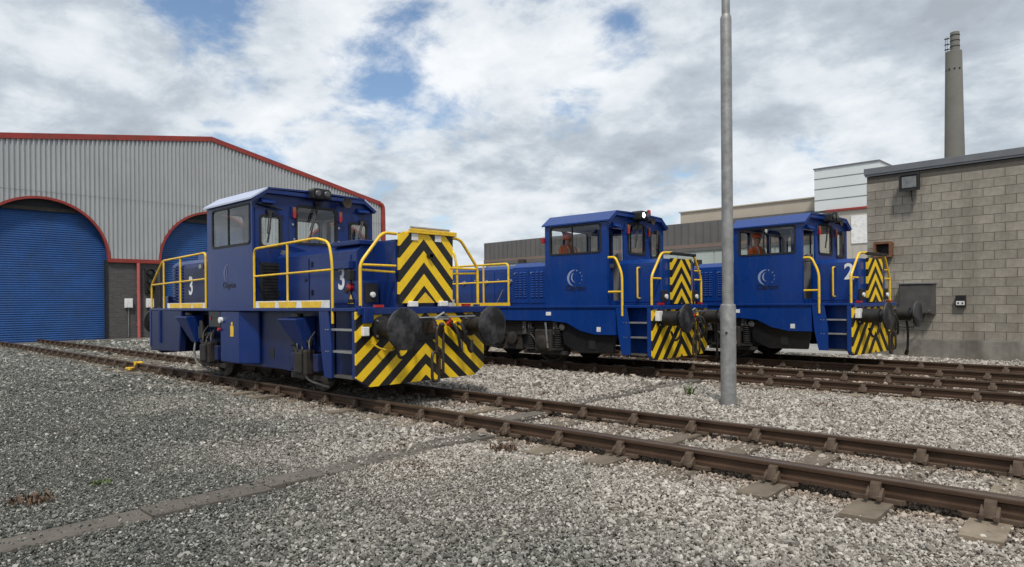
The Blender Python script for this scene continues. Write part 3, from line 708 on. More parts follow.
# ------------------------------------------------------------------ block building on the right
def block_building():
    TH = R(-3.5); cx, cy = -5.47, 20.35
    root = empty('block_building', (cx, cy, 0), TH); tag(root, 'flat roofed building of weathered grey concrete blocks', 'building')
    Lw, H = 12.0, 5.12; zp = .47
    m = MB(); m.box(.012, Lw, .012, 9, zp, H-.22); m.build('mortar_core', m_mortar, root)
    m = MB(); m.box(-.03, Lw+.03, -.035, 9.05, -.3, zp); m.build('plinth', m_plinth, root, bevel=.01)
    m = MB(); m.box(-.05, Lw+.1, -.055, 9.1, H-.15, H+.02); m.build('coping', m_coping, root, bevel=.006)
    m = MB(); m.box(-.03, Lw+.05, -.035, 9.05, H-.20, H-.15); m.build('coping_drip', m_coping, root)
    def blk(l):
        q = MB(); q.box(.005, l-.005, 0, .1, .005, .219); return q
    full = blk(.45); me = full.mesh('block', m_block); half = blk(.225).mesh('block', m_block)
    rest = MB()
    rows = int((H-.22-zp)/.2235); cnt = 0
    vis = 5.9
    for r_ in range(rows):
        x = 0.0; z = zp + r_*.2235; first = True
        while x < Lw - .1:
            l = .225 if (first and r_ % 2) else .45; first = False
            if x < vis:
                o = bpy.data.objects.new('block', me if l > .3 else half); COL.objects.link(o); o.parent = root
                o.location = (x, random.uniform(-.004, .004), z); cnt += 1
            else:
                rest.box(x+.005, min(x+l, Lw)-.005, 0, .1, z+.005, z+.219)
            x += l
    o = rest.build('block_courses', m_block, root); o['kind'] = 'stuff'
    Mw = Matrix.Translation((cx, cy, 0)) @ Matrix.Rotation(TH, 4, 'Z')
    def at(x, y, z): return Mw @ Vector((x, y, z))
    # floodlight
    r = empty('floodlight', at(1.14, -.02, 4.30), TH); tag(r, 'black rectangular floodlight high on the block wall', 'floodlight')
    m = MB(); m.prism([(-.10,.10),(-.26,.08),(-.26,.50),(-.10,.56)], 'x', -.22, .22); hd = m.build('housing', m_rubber, r, bevel=.02)
    m = MB(); m.box(-.17, .17, -.275, -.262, .15, .44); m.build('lens', m_floodlens, hd)
    m = MB(); m.box(-.24, .24, -.29, -.24, .48, .53); m.box(-.24, .24, -.29, -.24, .07, .115); m.box(-.24, -.195, -.29, -.24, .115, .48); m.box(.195, .24, -.29, -.24, .115, .48); m.build('bezel', m_rubber, hd)
    m = MB(); m.box(-.05, .05, -.11, .02, .2, .4); m.build('bracket', m_blk, r)
    m = MB(); m.tube([(0, -.10, .12), (0, -.10, 0), (0, -.03, -.12), (0, -.02, -.20)], .012, 6); m.build('cable', m_hose, r)
    # grey cabinet with hanging cable
    r = empty('electrical_cabinet', at(1.26, -.005, 1.13), TH); tag(r, 'large dull grey metal cabinet fixed to the block wall', 'cabinet')
    m = MB(); m.box(-.40, .40, -.26, 0, 0, .78); m.build('enclosure', m_cab, r, bevel=.01)
    m = MB(); m.box(-.37, .37, -.276, -.262, .03, .74); d = m.build('door', m_cab, r, bevel=.005)
    m = MB(); m.box(-.42, .42, -.30, 0, .785, .81); m.build('rain_hood', m_steel, r)
    m = MB(); m.cyl((.31, -.276, .09), (.31, -.292, .09), .02, 10); m.build('latch', m_steel, d)
    m = MB(); m.tube(fillet([(.16, -.14, 0), (.14, -.18, -.16), (-.02, -.25, -.33), (-.30, -.28, -.36), (-.52, -.28, -.20), (-.58, -.27, .0)], .2, 5), .018, 8); m.build('cable', m_hose, r)
    # small socket box
    r = empty('socket_box', at(2.22, -.005, 1.31), TH); tag(r, 'small dark socket box with pale face on the block wall', 'socket')
    m = MB(); m.box(-.11, .11, -.10, 0, 0, .30); m.build('back_box', m_blk, r, bevel=.015)
    m = MB(); m.box(-.09, .09, -.112, -.102, .05, .15); m.build('face_plate', m_white, r)
    for q in (-.045, .045):
        m = MB(); m.box(q-.018, q+.018, -.118, -.113, .08, .12); m.build('socket_outlet', m_blk, r)
    # rusty open box (old lamp niche)
    r = empty('rusty_bracket_box', at(.46, -.005, 2.66), TH); tag(r, 'small rusty open-fronted steel box on the block wall', 'box')
    m = MB(); panel_holes(m, 'y', -.24, .05, -.22, .22, 0, .42, [(-.165, .165, .06, .36)]); m.build('frame', m_rust, r)
    m = MB(); m.box(-.20, .20, -.19, .0, .01, .05); m.box(-.20, .20, -.19, 0, .37, .41); m.box(-.21, -.17, -.19, 0, .05, .37); m.box(.17, .21, -.19, 0, .05, .37); m.build('shell', m_rust, r)
    m = MB(); m.box(-.165, .165, -.03, -.01, .06, .36); m.build('back_panel', m_blk, r)
block_building()

# ------------------------------------------------------------------ background buildings and chimney
def far_buildings():
    TH = R(-1.5)
    r = empty('long_works_building', (-38, 46.2, 0), TH); tag(r, 'long charcoal clad works building with beige parapet', 'building')
    m = MB(); m.box(-9, 24, 0, 25, 5.2, 7.35); m.build('upper_cladding', m_dkclad, r)
    # cladding ribs as raised seams
    m = MB(); x = -8.8
    while x < 23.8: m.box(x, x+.05, -.05, 0, 5.75, 7.3); x += .6
    m.build('seam', m_dkclad, r)
    m = MB(); m.box(-9.02, 24.02, -.04, .0, 5.45, 5.72); m.build('brown_band', m_brown, r)
    m = MB(); m.box(-9.02, 24.02, -.03, -.0, 5.2, 5.44); m.build('dark_band', m_dkclad, r)
    m = MB(); m.box(12.6, 24, .3, 24.7, 7.36, 8.2); m.build('beige_parapet', m_beige, r)
    m = MB(); m.box(12.5, 24, .2, 24.8, 8.2, 8.28); m.build('parapet_cap', m_beige, r)
    m = MB(); m.box(-8.9, 23.9, .1, 24.9, -.2, 5.19); m.build('lower_wall', m_pale, r)
    x = -8.5
    while x < 23.5:
        q = MB(); q.box(x, x+1.42, .05, .098, 1.4, 5.1); q.build('glazed_panel', m_pale, r); x += 1.5
    m = MB(); m.box(-3, -2.2, 3, 4, 7.35, 7.75); m.build('roof_vent', m_dkclad, r)
    r = empty('white_clad_building', (-14.9, 44.2, 0), R(-2)); tag(r, 'tall white clad building behind the block building', 'building')
    m = MB(); m.box(0, 3.75, 0, 12, 7.1, 9.72); m.build('upper_wall', m_wclad, r)
    for z in (7.75, 8.45, 9.1):
        m = MB(); m.box(-.015, 3.765, -.02, 12.02, z, z+.035); m.build('cladding_joint', m_coping, r)
    m = MB(); m.box(-.05, 3.80, -.06, 12.05, 9.72, 9.8); m.build('roof_edge', m_coping, r)
    m = MB(); m.box(.0, 12.0, -.06, 11.9, -.2, 6.95); m.build('lower_wall', m_cream, r)
    m = MB(); m.box(.7, 12.02, -.2, .0, 6.96, 7.09); m.build('red_gutter', m_trim, r)
    m = MB(); m.box(2.2, 4.6, -.12, -.061, 4.9, 6.6); m.build('white_panel', m_white, r)
    x = .25
    q = MB()
    while x < 11.9: q.box(x, x+.05, -.09, -.061, 0, 4.8); x += .5
    q.build('seam', m_cream, r)
far_buildings()
def chimney():
    r = empty('chimney', (-39.6, 237.6, 0)); tag(r, 'tall tapering concrete chimney rising behind the block building', 'chimney')
    m = MB(); m.lathe((0, 0, 0), (0, 0, 1), [(0, 3.2), (43, 2.62), (74.6, 2.14)], 40); m.build('stack', m_chim, r, smooth=True)
    m = MB(); m.lathe((0, 0, 74.6), (0, 0, 1), [(0, 2.14), (.25, 2.18), (.6, 2.10), (.6, 1.8)], 40); m.build('rim', m_chim, r, smooth=True)
    m = MB(); m.lathe((.35, 0, 74.0), (0, 0, 1), [(0, 1.25), (6.9, 1.2)], 24); m.build('flue', m_chim, r, smooth=True)
    for z in (76.5, 78.2, 79.8): q = MB(); q.lathe((.35, 0, z), (0, 0, 1), [(0, 1.3), (.25, 1.3)], 24); q.build('band', m_under, r)
    q = MB()
    for x, y in ((-2.0, -.5), (-1.45, -.9)): q.cyl((x, y, 75), (x, y, 79.8), .07, 6)
    for z in (76, 77.5, 79.2): q.box(-2.2, -.9, -1.1, -.3, z, z+.12)
    q.build('access_ladder', m_under, r)
    for a in (215, 250, 285, 320):
        v = Vector((math.cos(R(a)), math.sin(R(a)), 0)); q = MB(); q.cyl(v*2.16 + Vector((0, 0, 69.6)), v*2.32 + Vector((0, 0, 69.6)), .28, 10); q.build('vent_opening', m_blk, r)
chimney()

# ------------------------------------------------------------------ lamp post
def post():
    r = empty('lamp_post', (-4.41, 9.39, -.05)); tag(r, 'tall galvanised lamp post between the first two tracks', 'lamp post')
    r.rotation_euler = (R(-.1), R(.1), 0)
    m = MB(); m.lathe((0,0,-.3), (0,0,1), [(0,.112), (1.80,.112), (1.83,.105), (1.84,.084)], 24); base = m.build('base_section', m_galv, r, smooth=True)
    m = MB(); m.lathe((0,0,1.5), (0,0,1), [(0,.082), (4.22,.080), (4.26,.078), (4.30,.062)], 20); m.build('shaft', m_galv, r, smooth=True)
    m = MB(); m.lathe((0,0,5.75), (0,0,1), [(0,.060), (3.2,.052)], 16); m.build('upper_shaft', m_galv, r, smooth=True)
    # access door: a shallow plate wrapped over the base, facing the camera's right
    for nm, mm, w0, z0, z1, rr in (('access_door', m_galv, 17, .22, .92, .1165),):
        vs = []; fs = []; a0 = math.atan2(-9.39, 4.41) + R(22); n = 6
        for i in range(n+1):
            a = a0 + R(-w0 + 2*w0*i/n)
            for q in (rr, .110):
                vs += [(q*math.cos(a), q*math.sin(a), z0), (q*math.cos(a), q*math.sin(a), z1)]
        for i in range(n):
            k = 4*i; fs += [(k, k+4, k+5, k+1), (k+1, k+5, k+7, k+3), (k, k+2, k+6, k+4)]
        fs += [(0, 1, 3, 2), (4*n, 4*n+2, 4*n+3, 4*n+1)]
        d = MB().add(vs, fs).build(nm, mm, base)
    v = Vector((4.41, -9.39, 0)).normalized(); v.rotate(Matrix.Rotation(R(-12), 3, 'Z'))
    m = MB(); m.cyl(v*.108 + Vector((0,0,1.12)), v*.128 + Vector((0,0,1.12)), .018, 8); m.build('lock_bolt', m_under, base)
    # bracket and lantern above the frame
    m = MB(); m.tube(fillet([(0,0,8.9), (0,0,9.25), (.75,0,9.4)], .25, 5), .03, 8); m.build('bracket_arm', m_galv, r)
    m = MB(); m.prism([(.65,9.34),(1.35,9.38),(1.30,9.50),(.70,9.47)], 'y', -.14, .14); h = m.build('lantern', m_galv, r, bevel=.02)
    m = MB(); m.box(.75, 1.25, -.11, .11, 9.32, 9.345); m.build('diffuser', m_lens, h)
post()

# ------------------------------------------------------------------ locomotives
def buffers(root, y, z, reach, paint, housing_r=.13, r=.30, dy=0.0):
    for x0, sg in ((0.0, 1),):
        for s in (-1, 1):
            m = MB(); m.lathe((0, s*y+dy, z), (1, 0, 0), [(0, housing_r+.05), (.04, housing_r+.05), (.05, housing_r), (reach-.16, housing_r), (reach-.15, housing_r-.04), (reach-.02, housing_r-.04)], 20)
            b = m.build('buffer', m_blk, root, smooth=True)
            m = MB(); m.lathe((reach-.05, s*y+dy, z), (1, 0, 0), [(0, r*.55), (.015, r*.97), (.03, r), (.05, r*.985), (.062, r*.8), (.070, r*.4), (.072, .02)], 36)
            m.build('buffer_head', m_buf, b, smooth=True)
            m = MB()
            for a in range(4):
                v = (math.cos(R(45+90*a))*(housing_r+.025), math.sin(R(45+90*a))*(housing_r+.025)); m.cyl((.04, s*y+dy+v[0], z+v[1]), (.065, s*y+dy+v[0], z+v[1]), .018, 6)
            m.build('buffer_bolt', m_steel, b)
def link(c, a, b, r, ax):
    pts = []
    for i in range(20):
        t = 2*PI*i/20; u, v = a*math.cos(t), b*math.sin(t)
        u = max(-a*.86, min(a*.86, u*1.15)); v = max(-b*.93, min(b*.93, v*1.08))
        pts.append((c[0]+(u if ax == 'x' else 0), c[1]+(u if ax == 'y' else 0), c[2]+v))
    return MB().tube(pts, r, 7, closed=True)
def coupling(root, z, big=True):
    m = MB(); m.prism([(0,z-.09),(.28,z-.06),(.36,z-.02),(.42,z+.06),(.38,z+.10),(.33,z+.03),(.24,z+.02),(.22,z+.12),(0,z+.10)], 'y', -.04, .04)
    h = m.build('draw_hook', m_chain, root, bevel=.012)
    m = MB(); m.box(-.02, .03, -.18, .18, z-.18, z+.18); m.build('hook_plate', m_blk, root, bevel=.01)
    link((.34, .0, z-.19), .075, .24, .022, 'y').build('coupling_link', m_chain, h, smooth=True)
    link((.34, .0, z-.50), .075, .20, .022, 'x').build('coupling_link', m_chain, h, smooth=True)
    link((.34, -.09, z-.56), .08, .23, .024, 'y').build('coupling_link', m_chain, h, smooth=True)
    for q, (y0, dy, mt) in enumerate(((.42, .10, m_hose), (.56, .14, m_hose), (-.42, -.10, m_hose))):
        m = MB(); m.tube(fillet([(.03, y0, z+.06), (.20, y0, z+.06), (.26, y0+dy*.3, z-.12), (.22, y0+dy, z-.36), (.16, y0+dy*1.9, z-.42), (.10, y0+dy*2.3, z-.22)], .12, 5), .024, 8)
        hz = m.build('brake_hose', mt, root, smooth=True)
        m = MB(); m.cyl((.05, y0, z+.06), (.12, y0, z+.06), .042, 8); m.box(.08, .11, y0-.012, y0+.012, z+.06, z+.15); m.build('hose_cock', m_redpipe if q != 1 else m_yel, hz)
    m = MB(); m.tube([(.10, -.55, z+.17), (.16, -.2, z+.17), (.16, .9, z+.17)], .012, 6); m.box(.12, .20, .05, .30, z+.13, z+.16)
    m.tube([(.16, .05, z+.15), (.22, .18, z+.24), (.16, .34, z+.15)], .016, 6)
    m.build('uncoupling_bar', m_steel, root)
def wiper(root, x, y, z, L_, lean):
    m = MB(); m.box(x, x+.05, y-.07, y+.07, z-.03, z+.03); w = m.build('wiper', m_blk, root)
    q = MB(); q.tube([(x+.05, y, z), (x+.09, y+lean, z-L_*.72)], .014, 6); q.tube([(x+.05, y-.035, z), (x+.09, y+lean-.035, z-L_*.72)], .011, 6)
    q.tube([(x+.075, y+lean*.75+.01, z-L_*.5), (x+.075, y+lean*1.15-.02, z-L_)], .016, 6); q.build('wiper_arm', m_blk, w)
def rail_part(root, pts, r=.022, fr=.08, name='handrail', mt=None):
    m = MB(); m.tube(fillet(pts, fr, 5), r, 10); return m.build(name, mt or m_yel, root, smooth=True)
def marker_lamp(root, x, y, z, paint):
    m = MB(); m.box(x, x+.025, y-.045, y+.045, z-.11, z+.11); b = m.build('marker_lamp', paint, root, bevel=.01)
    m = MB(); m.lathe((x+.06, y, z-.11), (0,0,1), [(0,.030),(.10,.034),(.105,.034)], 14); m.build('red_lens', m_red, b, smooth=True)
    m = MB(); m.lathe((x+.06, y, z-.003), (0,0,1), [(0,.034),(.07,.034),(.085,.02)], 14); m.build('amber_lens', m_amber, b, smooth=True)
def headlamp_box(root, x, y, z, lit=False):
    m = MB(); m.prism([(y-.19, z-.09), (y+.19, z-.09), (y+.19, z+.06), (y+.14, z+.10), (y-.14, z+.10), (y-.19, z+.06)], 'x', x-.12, x+.12); b = m.build('headlamp_box', m_blk, root, bevel=.015)
    for s in (-1, 1):
        m = MB(); m.lathe((x+.12, y+s*.09, z), (1,0,0), [(0,.072),(.02,.072),(.022,.06)], 18); rim = m.build('headlamp', m_blkgloss, b, smooth=True)
        m = MB(); m.lathe((x+.143, y+s*.09, z), (1,0,0), [(0,.058),(.015,.04)], 18); m.build('lens', m_lit if (lit and s < 0) else m_lensd, rim, smooth=True)
def wheelset(root, x, r, y=.7525):
    m = MB()
    for s in (-1, 1):
        m.lathe((x, s*(y-.07), .15+r), (0, s, 0), [(0, r+.025), (.03, r+.03), (.035, r), (.13, r-.008), (.132, r-.07), (.09, r-.09), (.09, .14), (.17, .13), (.17, .02)], 36)
    m.cyl((x, -y, .15+r), (x, y, .15+r), .08, 14)
    return m.build('wheelset', m_under, root, smooth=True)
def logo(root, x, y, z, w, mcres, mtxt):
    """crescent swoosh, small stars and lettering on the near cab side"""
    m = MB(); n = 26; vs = []; fs = []; r0 = w*.36
    for i in range(n+1):
        a = R(80 + 190*i/n); t = i/n; th = r0*.30*math.sin(PI*min(1, t*1.05))**.8
        for rr in (r0, r0 - th): vs.append((x - w*.02 + rr*1.05*math.cos(a), y, z + rr*.95*math.sin(a)))
    for i in range(n): fs.append((2*i, 2*i+1, 2*i+3, 2*i+2))
    for i in range(n+1):
        a = R(105 + 160*i/n); t = i/n; th = r0*.20*math.sin(PI*t)**.9; k = len(vs)
        for rr in (r0*.62, r0*.62 - th): vs.append((x + w*.03 + rr*math.cos(a), y, z + .01 + rr*.95*math.sin(a)))
        if i < n: fs.append((k, k+1, k+3, k+2))
    for i, a in enumerate((70, 40, 12, -16, -44)):   # stars
        cxx, czz = x - w*.02 + r0*1.1*math.cos(R(a)), z + r0*.9*math.sin(R(a)); k = len(vs); rs_ = w*(.045 - .004*i)
        for j in range(10):
            rr = rs_ if j % 2 == 0 else rs_*.45; vs.append((cxx + rr*math.sin(2*PI*j/10), y, czz + rr*math.cos(2*PI*j/10)))
        fs.append(tuple(range(k, k+10)))
    me = m.add(vs, fs).mesh('logo', mcres); o = bpy.data.objects.new('logo', me); COL.objects.link(o); o.parent = root
    lettering('logo_lettering', 'Clayton', w*.31, mtxt, root, (x + w*.04, y, z - w*.43), ROT_NEAR, 1.05)
def cab(root, x0, x1, hw, zf, ze, zr, paint, roofm, side_win, front_wins, rear_wins, gm_side, ins=.22, door_gap=None):
    """x0 rear, x1 front; hollow box with real openings"""
    t = .05
    for s in (-1, 1):
        m = MB(); at = s*hw if s < 0 else s*hw - t
        panel_holes(m, 'y', at, t, x0, x1, zf, ze, [side_win]); m.build('cab_side', paint, root)
        m = MB(); ai = s*(hw - t - .002); panel_holes(m, 'y', min(ai, ai - s*.01), .01, x0 + t + .004, x1 - (.40 if door_gap else t + .004), zf + .05, ze - .06, [(side_win[0], min(side_win[1], x1 - (.40 if door_gap else 0)), side_win[2], side_win[3])]); m.build('cab_lining', m_bounce, root)  # pale lining added to bounce window light around the cab
        window(root, 'y', s*hw, s*.012, side_win, .06, .026, gm_side, split=[side_win[0] + (side_win[1]-side_win[0])*.45])
    fh = [(a, b, c, d) for (a, b, c, d, *_) in front_wins]; rh = list(rear_wins)
    if door_gap: fh = fh + [door_gap]
    ztop = ze - .04
    m = MB(); panel_holes(m, 'x', x1 - t, t, -hw + t, hw - t, zf, ztop, fh); m.build('cab_front', paint, root)
    m = MB(); panel_holes(m, 'x', x1 - t - .012, .01, -hw + t + .02, hw - t - .02, zf + .05, ztop - .01, fh); m.build('cab_lining', m_bounce, root)
    m = MB(); panel_holes(m, 'x', x0, t, -hw + t, hw - t, zf, ztop, rh); m.build('cab_rear', paint, root)
    m = MB(); panel_holes(m, 'x', x0 + t + .002, .01, -hw + t + .02, hw - t - .02, zf + .05, ztop - .01, rh); m.build('cab_lining', m_bounce, root)
    for h in front_wins: window(root, 'x', x1, .012, h[:4], .07, .035, m_glass)
    for h in rear_wins: window(root, 'x', x0, -.012, h, .07, .035, m_glass)
    # end fascias following the roof
    prof = [(-hw + .004, ztop + .002), (hw - .004, ztop + .002), (hw - .004, ze - .006), (hw - ins, zr - .02), (0, zr + .00), (-hw + ins, zr - .02), (-hw + .004, ze - .006)]
    for a, b in ((x0 + .002, x0 + t), (x1 - t, x1 - .002)): m = MB(); m.prism(prof, 'x', a, b); m.build('roof_fascia', paint, root)
    # roof: two chamfers and a crown sheet, overhanging
    ov = .055; th = .03; fo = .10
    for s in (-1, 1):
        m = MB(); m.prism([(s*(hw+ov), ze - ov*.8), (s*(hw-ins), zr), (s*(hw-ins), zr+th), (s*(hw+ov), ze - ov*.8 + th)], 'x', x0 - .05, x1 + fo); m.build('roof_chamfer', roofm, root)
    m = MB(); m.prism([(-hw+ins, zr), (0, zr+.025), (hw-ins, zr), (hw-ins, zr+th), (0, zr+.025+th), (-hw+ins, zr+th)], 'x', x0 - .05, x1 + fo); m.build('roof_crown', paint, root)
    m = MB(); m.prism([(-hw-ov*.3, ze-.075), (-hw+ins-.01, zr-.07), (hw-ins+.01, zr-.07), (hw+ov*.3, ze-.075), (hw+ov*.3, ze-.03), (hw-ins+.01, zr-.005), (-hw+ins-.01, zr-.005), (-hw-ov*.3, ze-.03)], 'x', x1 + .0, x1 + fo - .01); m.build('roof_visor', paint, root)
    # interior
    m = MB(); m.box(x0 + t, x1 - t, -hw + t, hw - t, zf, zf + .04); m.build('cab_floor', m_int, root)
    m = MB(); m.box(x0 + t + .01, x1 - t - .01, -hw + .22, hw - .22, zr - .075, zr - .045); m.build('bounce_ceiling', m_bounce, root)  # pale panel added under the roof to bounce light downwards
    m = MB(); m.box(x1 - .50, x1 - t - .05, -hw*.35, hw*.55, zf + .04, zf + .95); m.prism([(x1-.55, zf+.95), (x1-.10, zf+.95), (x1-.10, zf+1.10), (x1-.25, zf+1.14)], 'y', -hw*.35, hw*.55); m.build('control_desk', m_int, root, bevel=.02)
    m = MB(); m.box(x0 + .17, x0 + .62, -.98, -.56, zf + .62, zf + .74); m.box(x0 + .08, x0 + .17, -.96, -.58, zf + .68, zf + 1.08); m.cyl((x0+.4, -.77, zf+.04), (x0+.4, -.77, zf+.62), .06, 10); m.build('driver_seat', m_blk, root, bevel=.03)
def steps(root, s, x0, x1, hw, zf, zs, paint, zb, depth=.32):
    """recessed corner steps on side s"""
    yo, yi = s*hw, s*(hw - depth); a, b = sorted((yo, yi))
    m = MB(); m.box(x0 + .03, x1 - .03, min(yi, yi + s*.04), max(yi, yi + s*.04), zb + .02, zf - .04); m.build('step_back', paint, root)
    m = MB(); m.prism([(x0, zf - .04), (x0 + .26, zf - .04), (x0 + .34, zf - .55), (x0 + .34, zb), (x0 + .14, zb), (x0 + .05, zf - .6)], 'y', *sorted((s*hw, s*(hw-.03)))); m.build('step_side_plate', paint, root, bevel=.004)
    for z in zs:
        m = MB(); m.box(x0 + .30, x1 - .04, *sorted((s*(hw-.02), s*(hw-.30))), z - .015, z + .018); m.build('step_tread', m_steel, root, bevel=.004)
    m = MB()
    for z in zs:
        for q in (.08, .14): m.cyl((x0 + .12 + q, s*hw, z), (x0 + .12 + q, s*(hw+.010), z), .012, 8)
    m.build('step_bolt', m_steel, root)

def loco_a(F, rz):
    Lh = 7.95
    ct = Vector((math.cos(rz), math.sin(rz), 0)); base = Vector((F[0], F[1], 0)) - ct*(Lh/2)
    root = empty('shunting_locomotive', (base.x, base.y, .15), rz); OFF[:] = [Lh/2, 0, -.15]
    tag(root, 'foremost navy blue shunting locomotive with number 3 and broad striped front', 'locomotive', 'blue shunting locomotives')
    P = m_navy; hw = 1.25; zf = 1.49
    # deck and front panel
    m = MB(); m.box(-Lh, .0, -hw, hw, zf-.05, zf); m.build('footplate', P, root, bevel=.006)
    m = MB(); m.prism([(-hw, .50), (-1.02, .36), (1.02, .36), (hw, .50), (hw, zf-.055), (-hw, zf-.055)], 'x', -.035, .0); m.build('front_panel', m_chevL, root)
    m = MB(); m.prism([(-hw, .50), (-1.02, .36), (1.02, .36), (hw, .50), (hw, zf-.06), (-hw, zf-.06)], 'x', -.10, -.037); m.build('headstock', P, root)
    m = MB(); m.box(.0, .035, -hw+.02, hw-.02, zf-.10, zf-.01); m.build('headstock_lip', P, root, bevel=.006)
    m = MB(); m.prism([(-hw, .66), (-1.02, .5), (1.02, .5), (hw, .66), (hw, zf-.06), (-hw, zf-.06)], 'x', -Lh+.002, -Lh+.08); m.build('rear_headstock', P, root)
    buffers(root, .865, 1.19, .55, P, dy=.05)
    for s in (-1, 1):
        m = MB(); m.lathe((-Lh, s*.90, 1.19), (-1,0,0), [(0,.16),(.38,.15),(.40,.10),(.50,.10),(.51,.29),(.56,.30),(.58,.2)], 28); m.build('rear_buffer', m_blk, root, smooth=True)
    coupling(root, 1.16)
    # small fittings on the front panel
    m = MB(); m.box(.0, .07, -1.17, -1.07, 1.09, 1.22); m.build('socket_box', m_white, root, bevel=.01)
    m = MB(); m.box(.0, .08, -1.16, -1.00, 1.27, 1.50); m.build('jumper_box', P, root, bevel=.01)
    m = MB(); m.tube(fillet([(.03,-1.0,.98),(.08,-.9,.90),(.08,-.7,.86),(.06,-.55,.93)], .1, 4), .014, 6); m.build('yellow_cable', m_yel, root)
    for s in (-1, 1):
        m = MB(); m.box(-.04, .03, s*.86-.07, s*.86+.07, zf+.002, zf+.04); m.build('tail_lamp', m_red, root)
        m = MB(); m.box(-.62, -.42, s*.70-.15, s*.70+.15, zf, zf+.40); b = m.build('lamp_housing', P, root, bevel=.01)
        m = MB(); m.box(-.42, -.395, s*.70-.11, s*.70+.11, zf+.08, zf+.36); m.build('lamp_recess', m_blk, b)
        m = MB(); m.lathe((-.395, s*.70+.01, zf+.19), (1,0,0), [(0,.042),(.03,.042),(.035,.028)], 16); m.build('lens', m_lens, b, smooth=True)
    # hood ahead of the cab
    hx0, hx1, hh = -3.10, -.63, .80
    m = MB(); m.prism([(-hh, zf), (hh, zf), (hh, 2.36), (hh-.10, 2.44), (-hh+.10, 2.44), (-hh, 2.36)], 'x', hx0, hx1); m.build('front_hood', P, root, bevel=.012)
    m = MB(); m.box(-1.35, hx1+.03, -hh+.02, hh-.02, 2.445, 2.52); m.build('hood_cap', P, root, bevel=.012)
    m = MB(); m.prism([(hx0, 2.62), (hx0, 2.445), (hx0+.75, 2.445)], 'y', -.62, .62); m.build('hood_cowl', P, root)
    for a, b in ((-3.0, -2.0), (-1.92, -.78)):
        m = MB(); m.box(a, b, -hh-.014, -hh-.001, zf+.06, 2.30); d = m.build('hood_door', P, root, bevel=.005)
        m = MB()
        for z in (zf+.2, 2.15): m.box(a+.02, a+.05, -hh-.035, -hh-.014, z, z+.09)
        m.cyl((b-.08, -hh-.014, 1.95), (b-.08, -hh-.03, 1.95), .03, 10); m.build('hinge', m_blk, d)
        m = MB(); m.box(a, b, hh+.001, hh+.014, zf+.06, 2.30); m.build('hood_door', P, root, bevel=.005)
    lettering('number', '3', .50, m_num, root, (-1.02, -hh-.018, 1.93), ROT_NEAR, .85)
    m = MB(); m.box(-.76, -.68, -hh-.10, -hh-.002, 1.90, 2.06); m.lathe((-.74, -hh-.10, 1.75), (0,-1,0), [(0,.05),(.03,.05)], 12); m.box(-.84, -.70, -hh-.03, -hh-.002, 1.56, 1.62); m.build('isolator_box', m_blk, root, bevel=.01)
    m = MB(); m.lathe((-.78, -hh-.002, 1.80), (0,-1,0), [(0,.065),(.05,.06),(.055,.04)], 14); m.build('red_push_button', m_red, root, smooth=True)
    m = MB(); m.prism([(-.84, 1.55), (-.70, 1.55), (-.77, 1.69)], 'y', -hh-.022, -hh-.016); m.build('warning_sign', m_yel, root)
    m = MB(); m.box(-1.25, -.70, -hh-.10, -hh-.002, 2.08, 2.20); m.build('side_light_bracket', P, root, bevel=.01)
    # striped front plate with open lip
    m = MB(); m.prism([(-.47, zf+.06), (.58, zf+.06), (.60, 2.60), (-.45, 2.60)], 'x', -.08, -.02) ; pl = m.build('striped_plate', m_chevU, root)
    m = MB(); m.box(-.62, -.085, -.49, .55, zf, 2.50); m.build('radiator_cowl', P, root)
    m = MB(); m.box(-.18, .02, -.30, .65, 2.605, 2.635); m.box(-.01, .02, -.30, .65, 2.635, 2.67); m.build('plate_lip', m_yel, pl, bevel=.004)
    m = MB(); m.tube([(-.06, -.22, 2.70), (-.06, .56, 2.70)], .018, 8); m.build('lip_bar', m_steel, pl)
    for y in (-.21, .25):
        m = MB(); m.box(-.03, -.005, y-.03, y+.09, 2.50, 2.60); m.build('white_tab', m_white, pl)
        m = MB(); m.box(-.05, .03, y*1.3-.04, y*1.3+.12, zf+.002, zf+.085); m.build('white_step_light', m_white, root, bevel=.01)
    m = MB(); m.cyl((-.02, .10, 2.28), (.03, .10, 2.28), .05, 10); m.box(.0, .03, .08, .18, 2.25, 2.30); m.build('plate_latch', m_blk, pl)
    m = MB(); m.prism([(-.16, zf+.06), (.20, zf+.06), (.02, zf+.22)], 'x', -.018, -.01); m.build('hazard_triangle', m_yel, pl)
    # front handrails
    for s in (-1, 1):
        rail_part(root, [(-.03, s*1.15, zf), (-.03, s*1.15, 2.12), (-.03, s*.76, 2.58), (-.05, s*.50, 2.58)], .024, .10)
        rail_part(root, [(-.03, s*1.14, 2.10), (-.03, s*.53, 2.10)], .018)
        rail_part(root, [(-.06, s*1.14, 2.03), (-.06, s*.53, 2.01)], .018)
        m = MB(); m.lathe((-.06, s*1.15, zf), (0,0,1), [(0,.055),(.03,.055)], 12); m.build('handrail_foot', P, root)
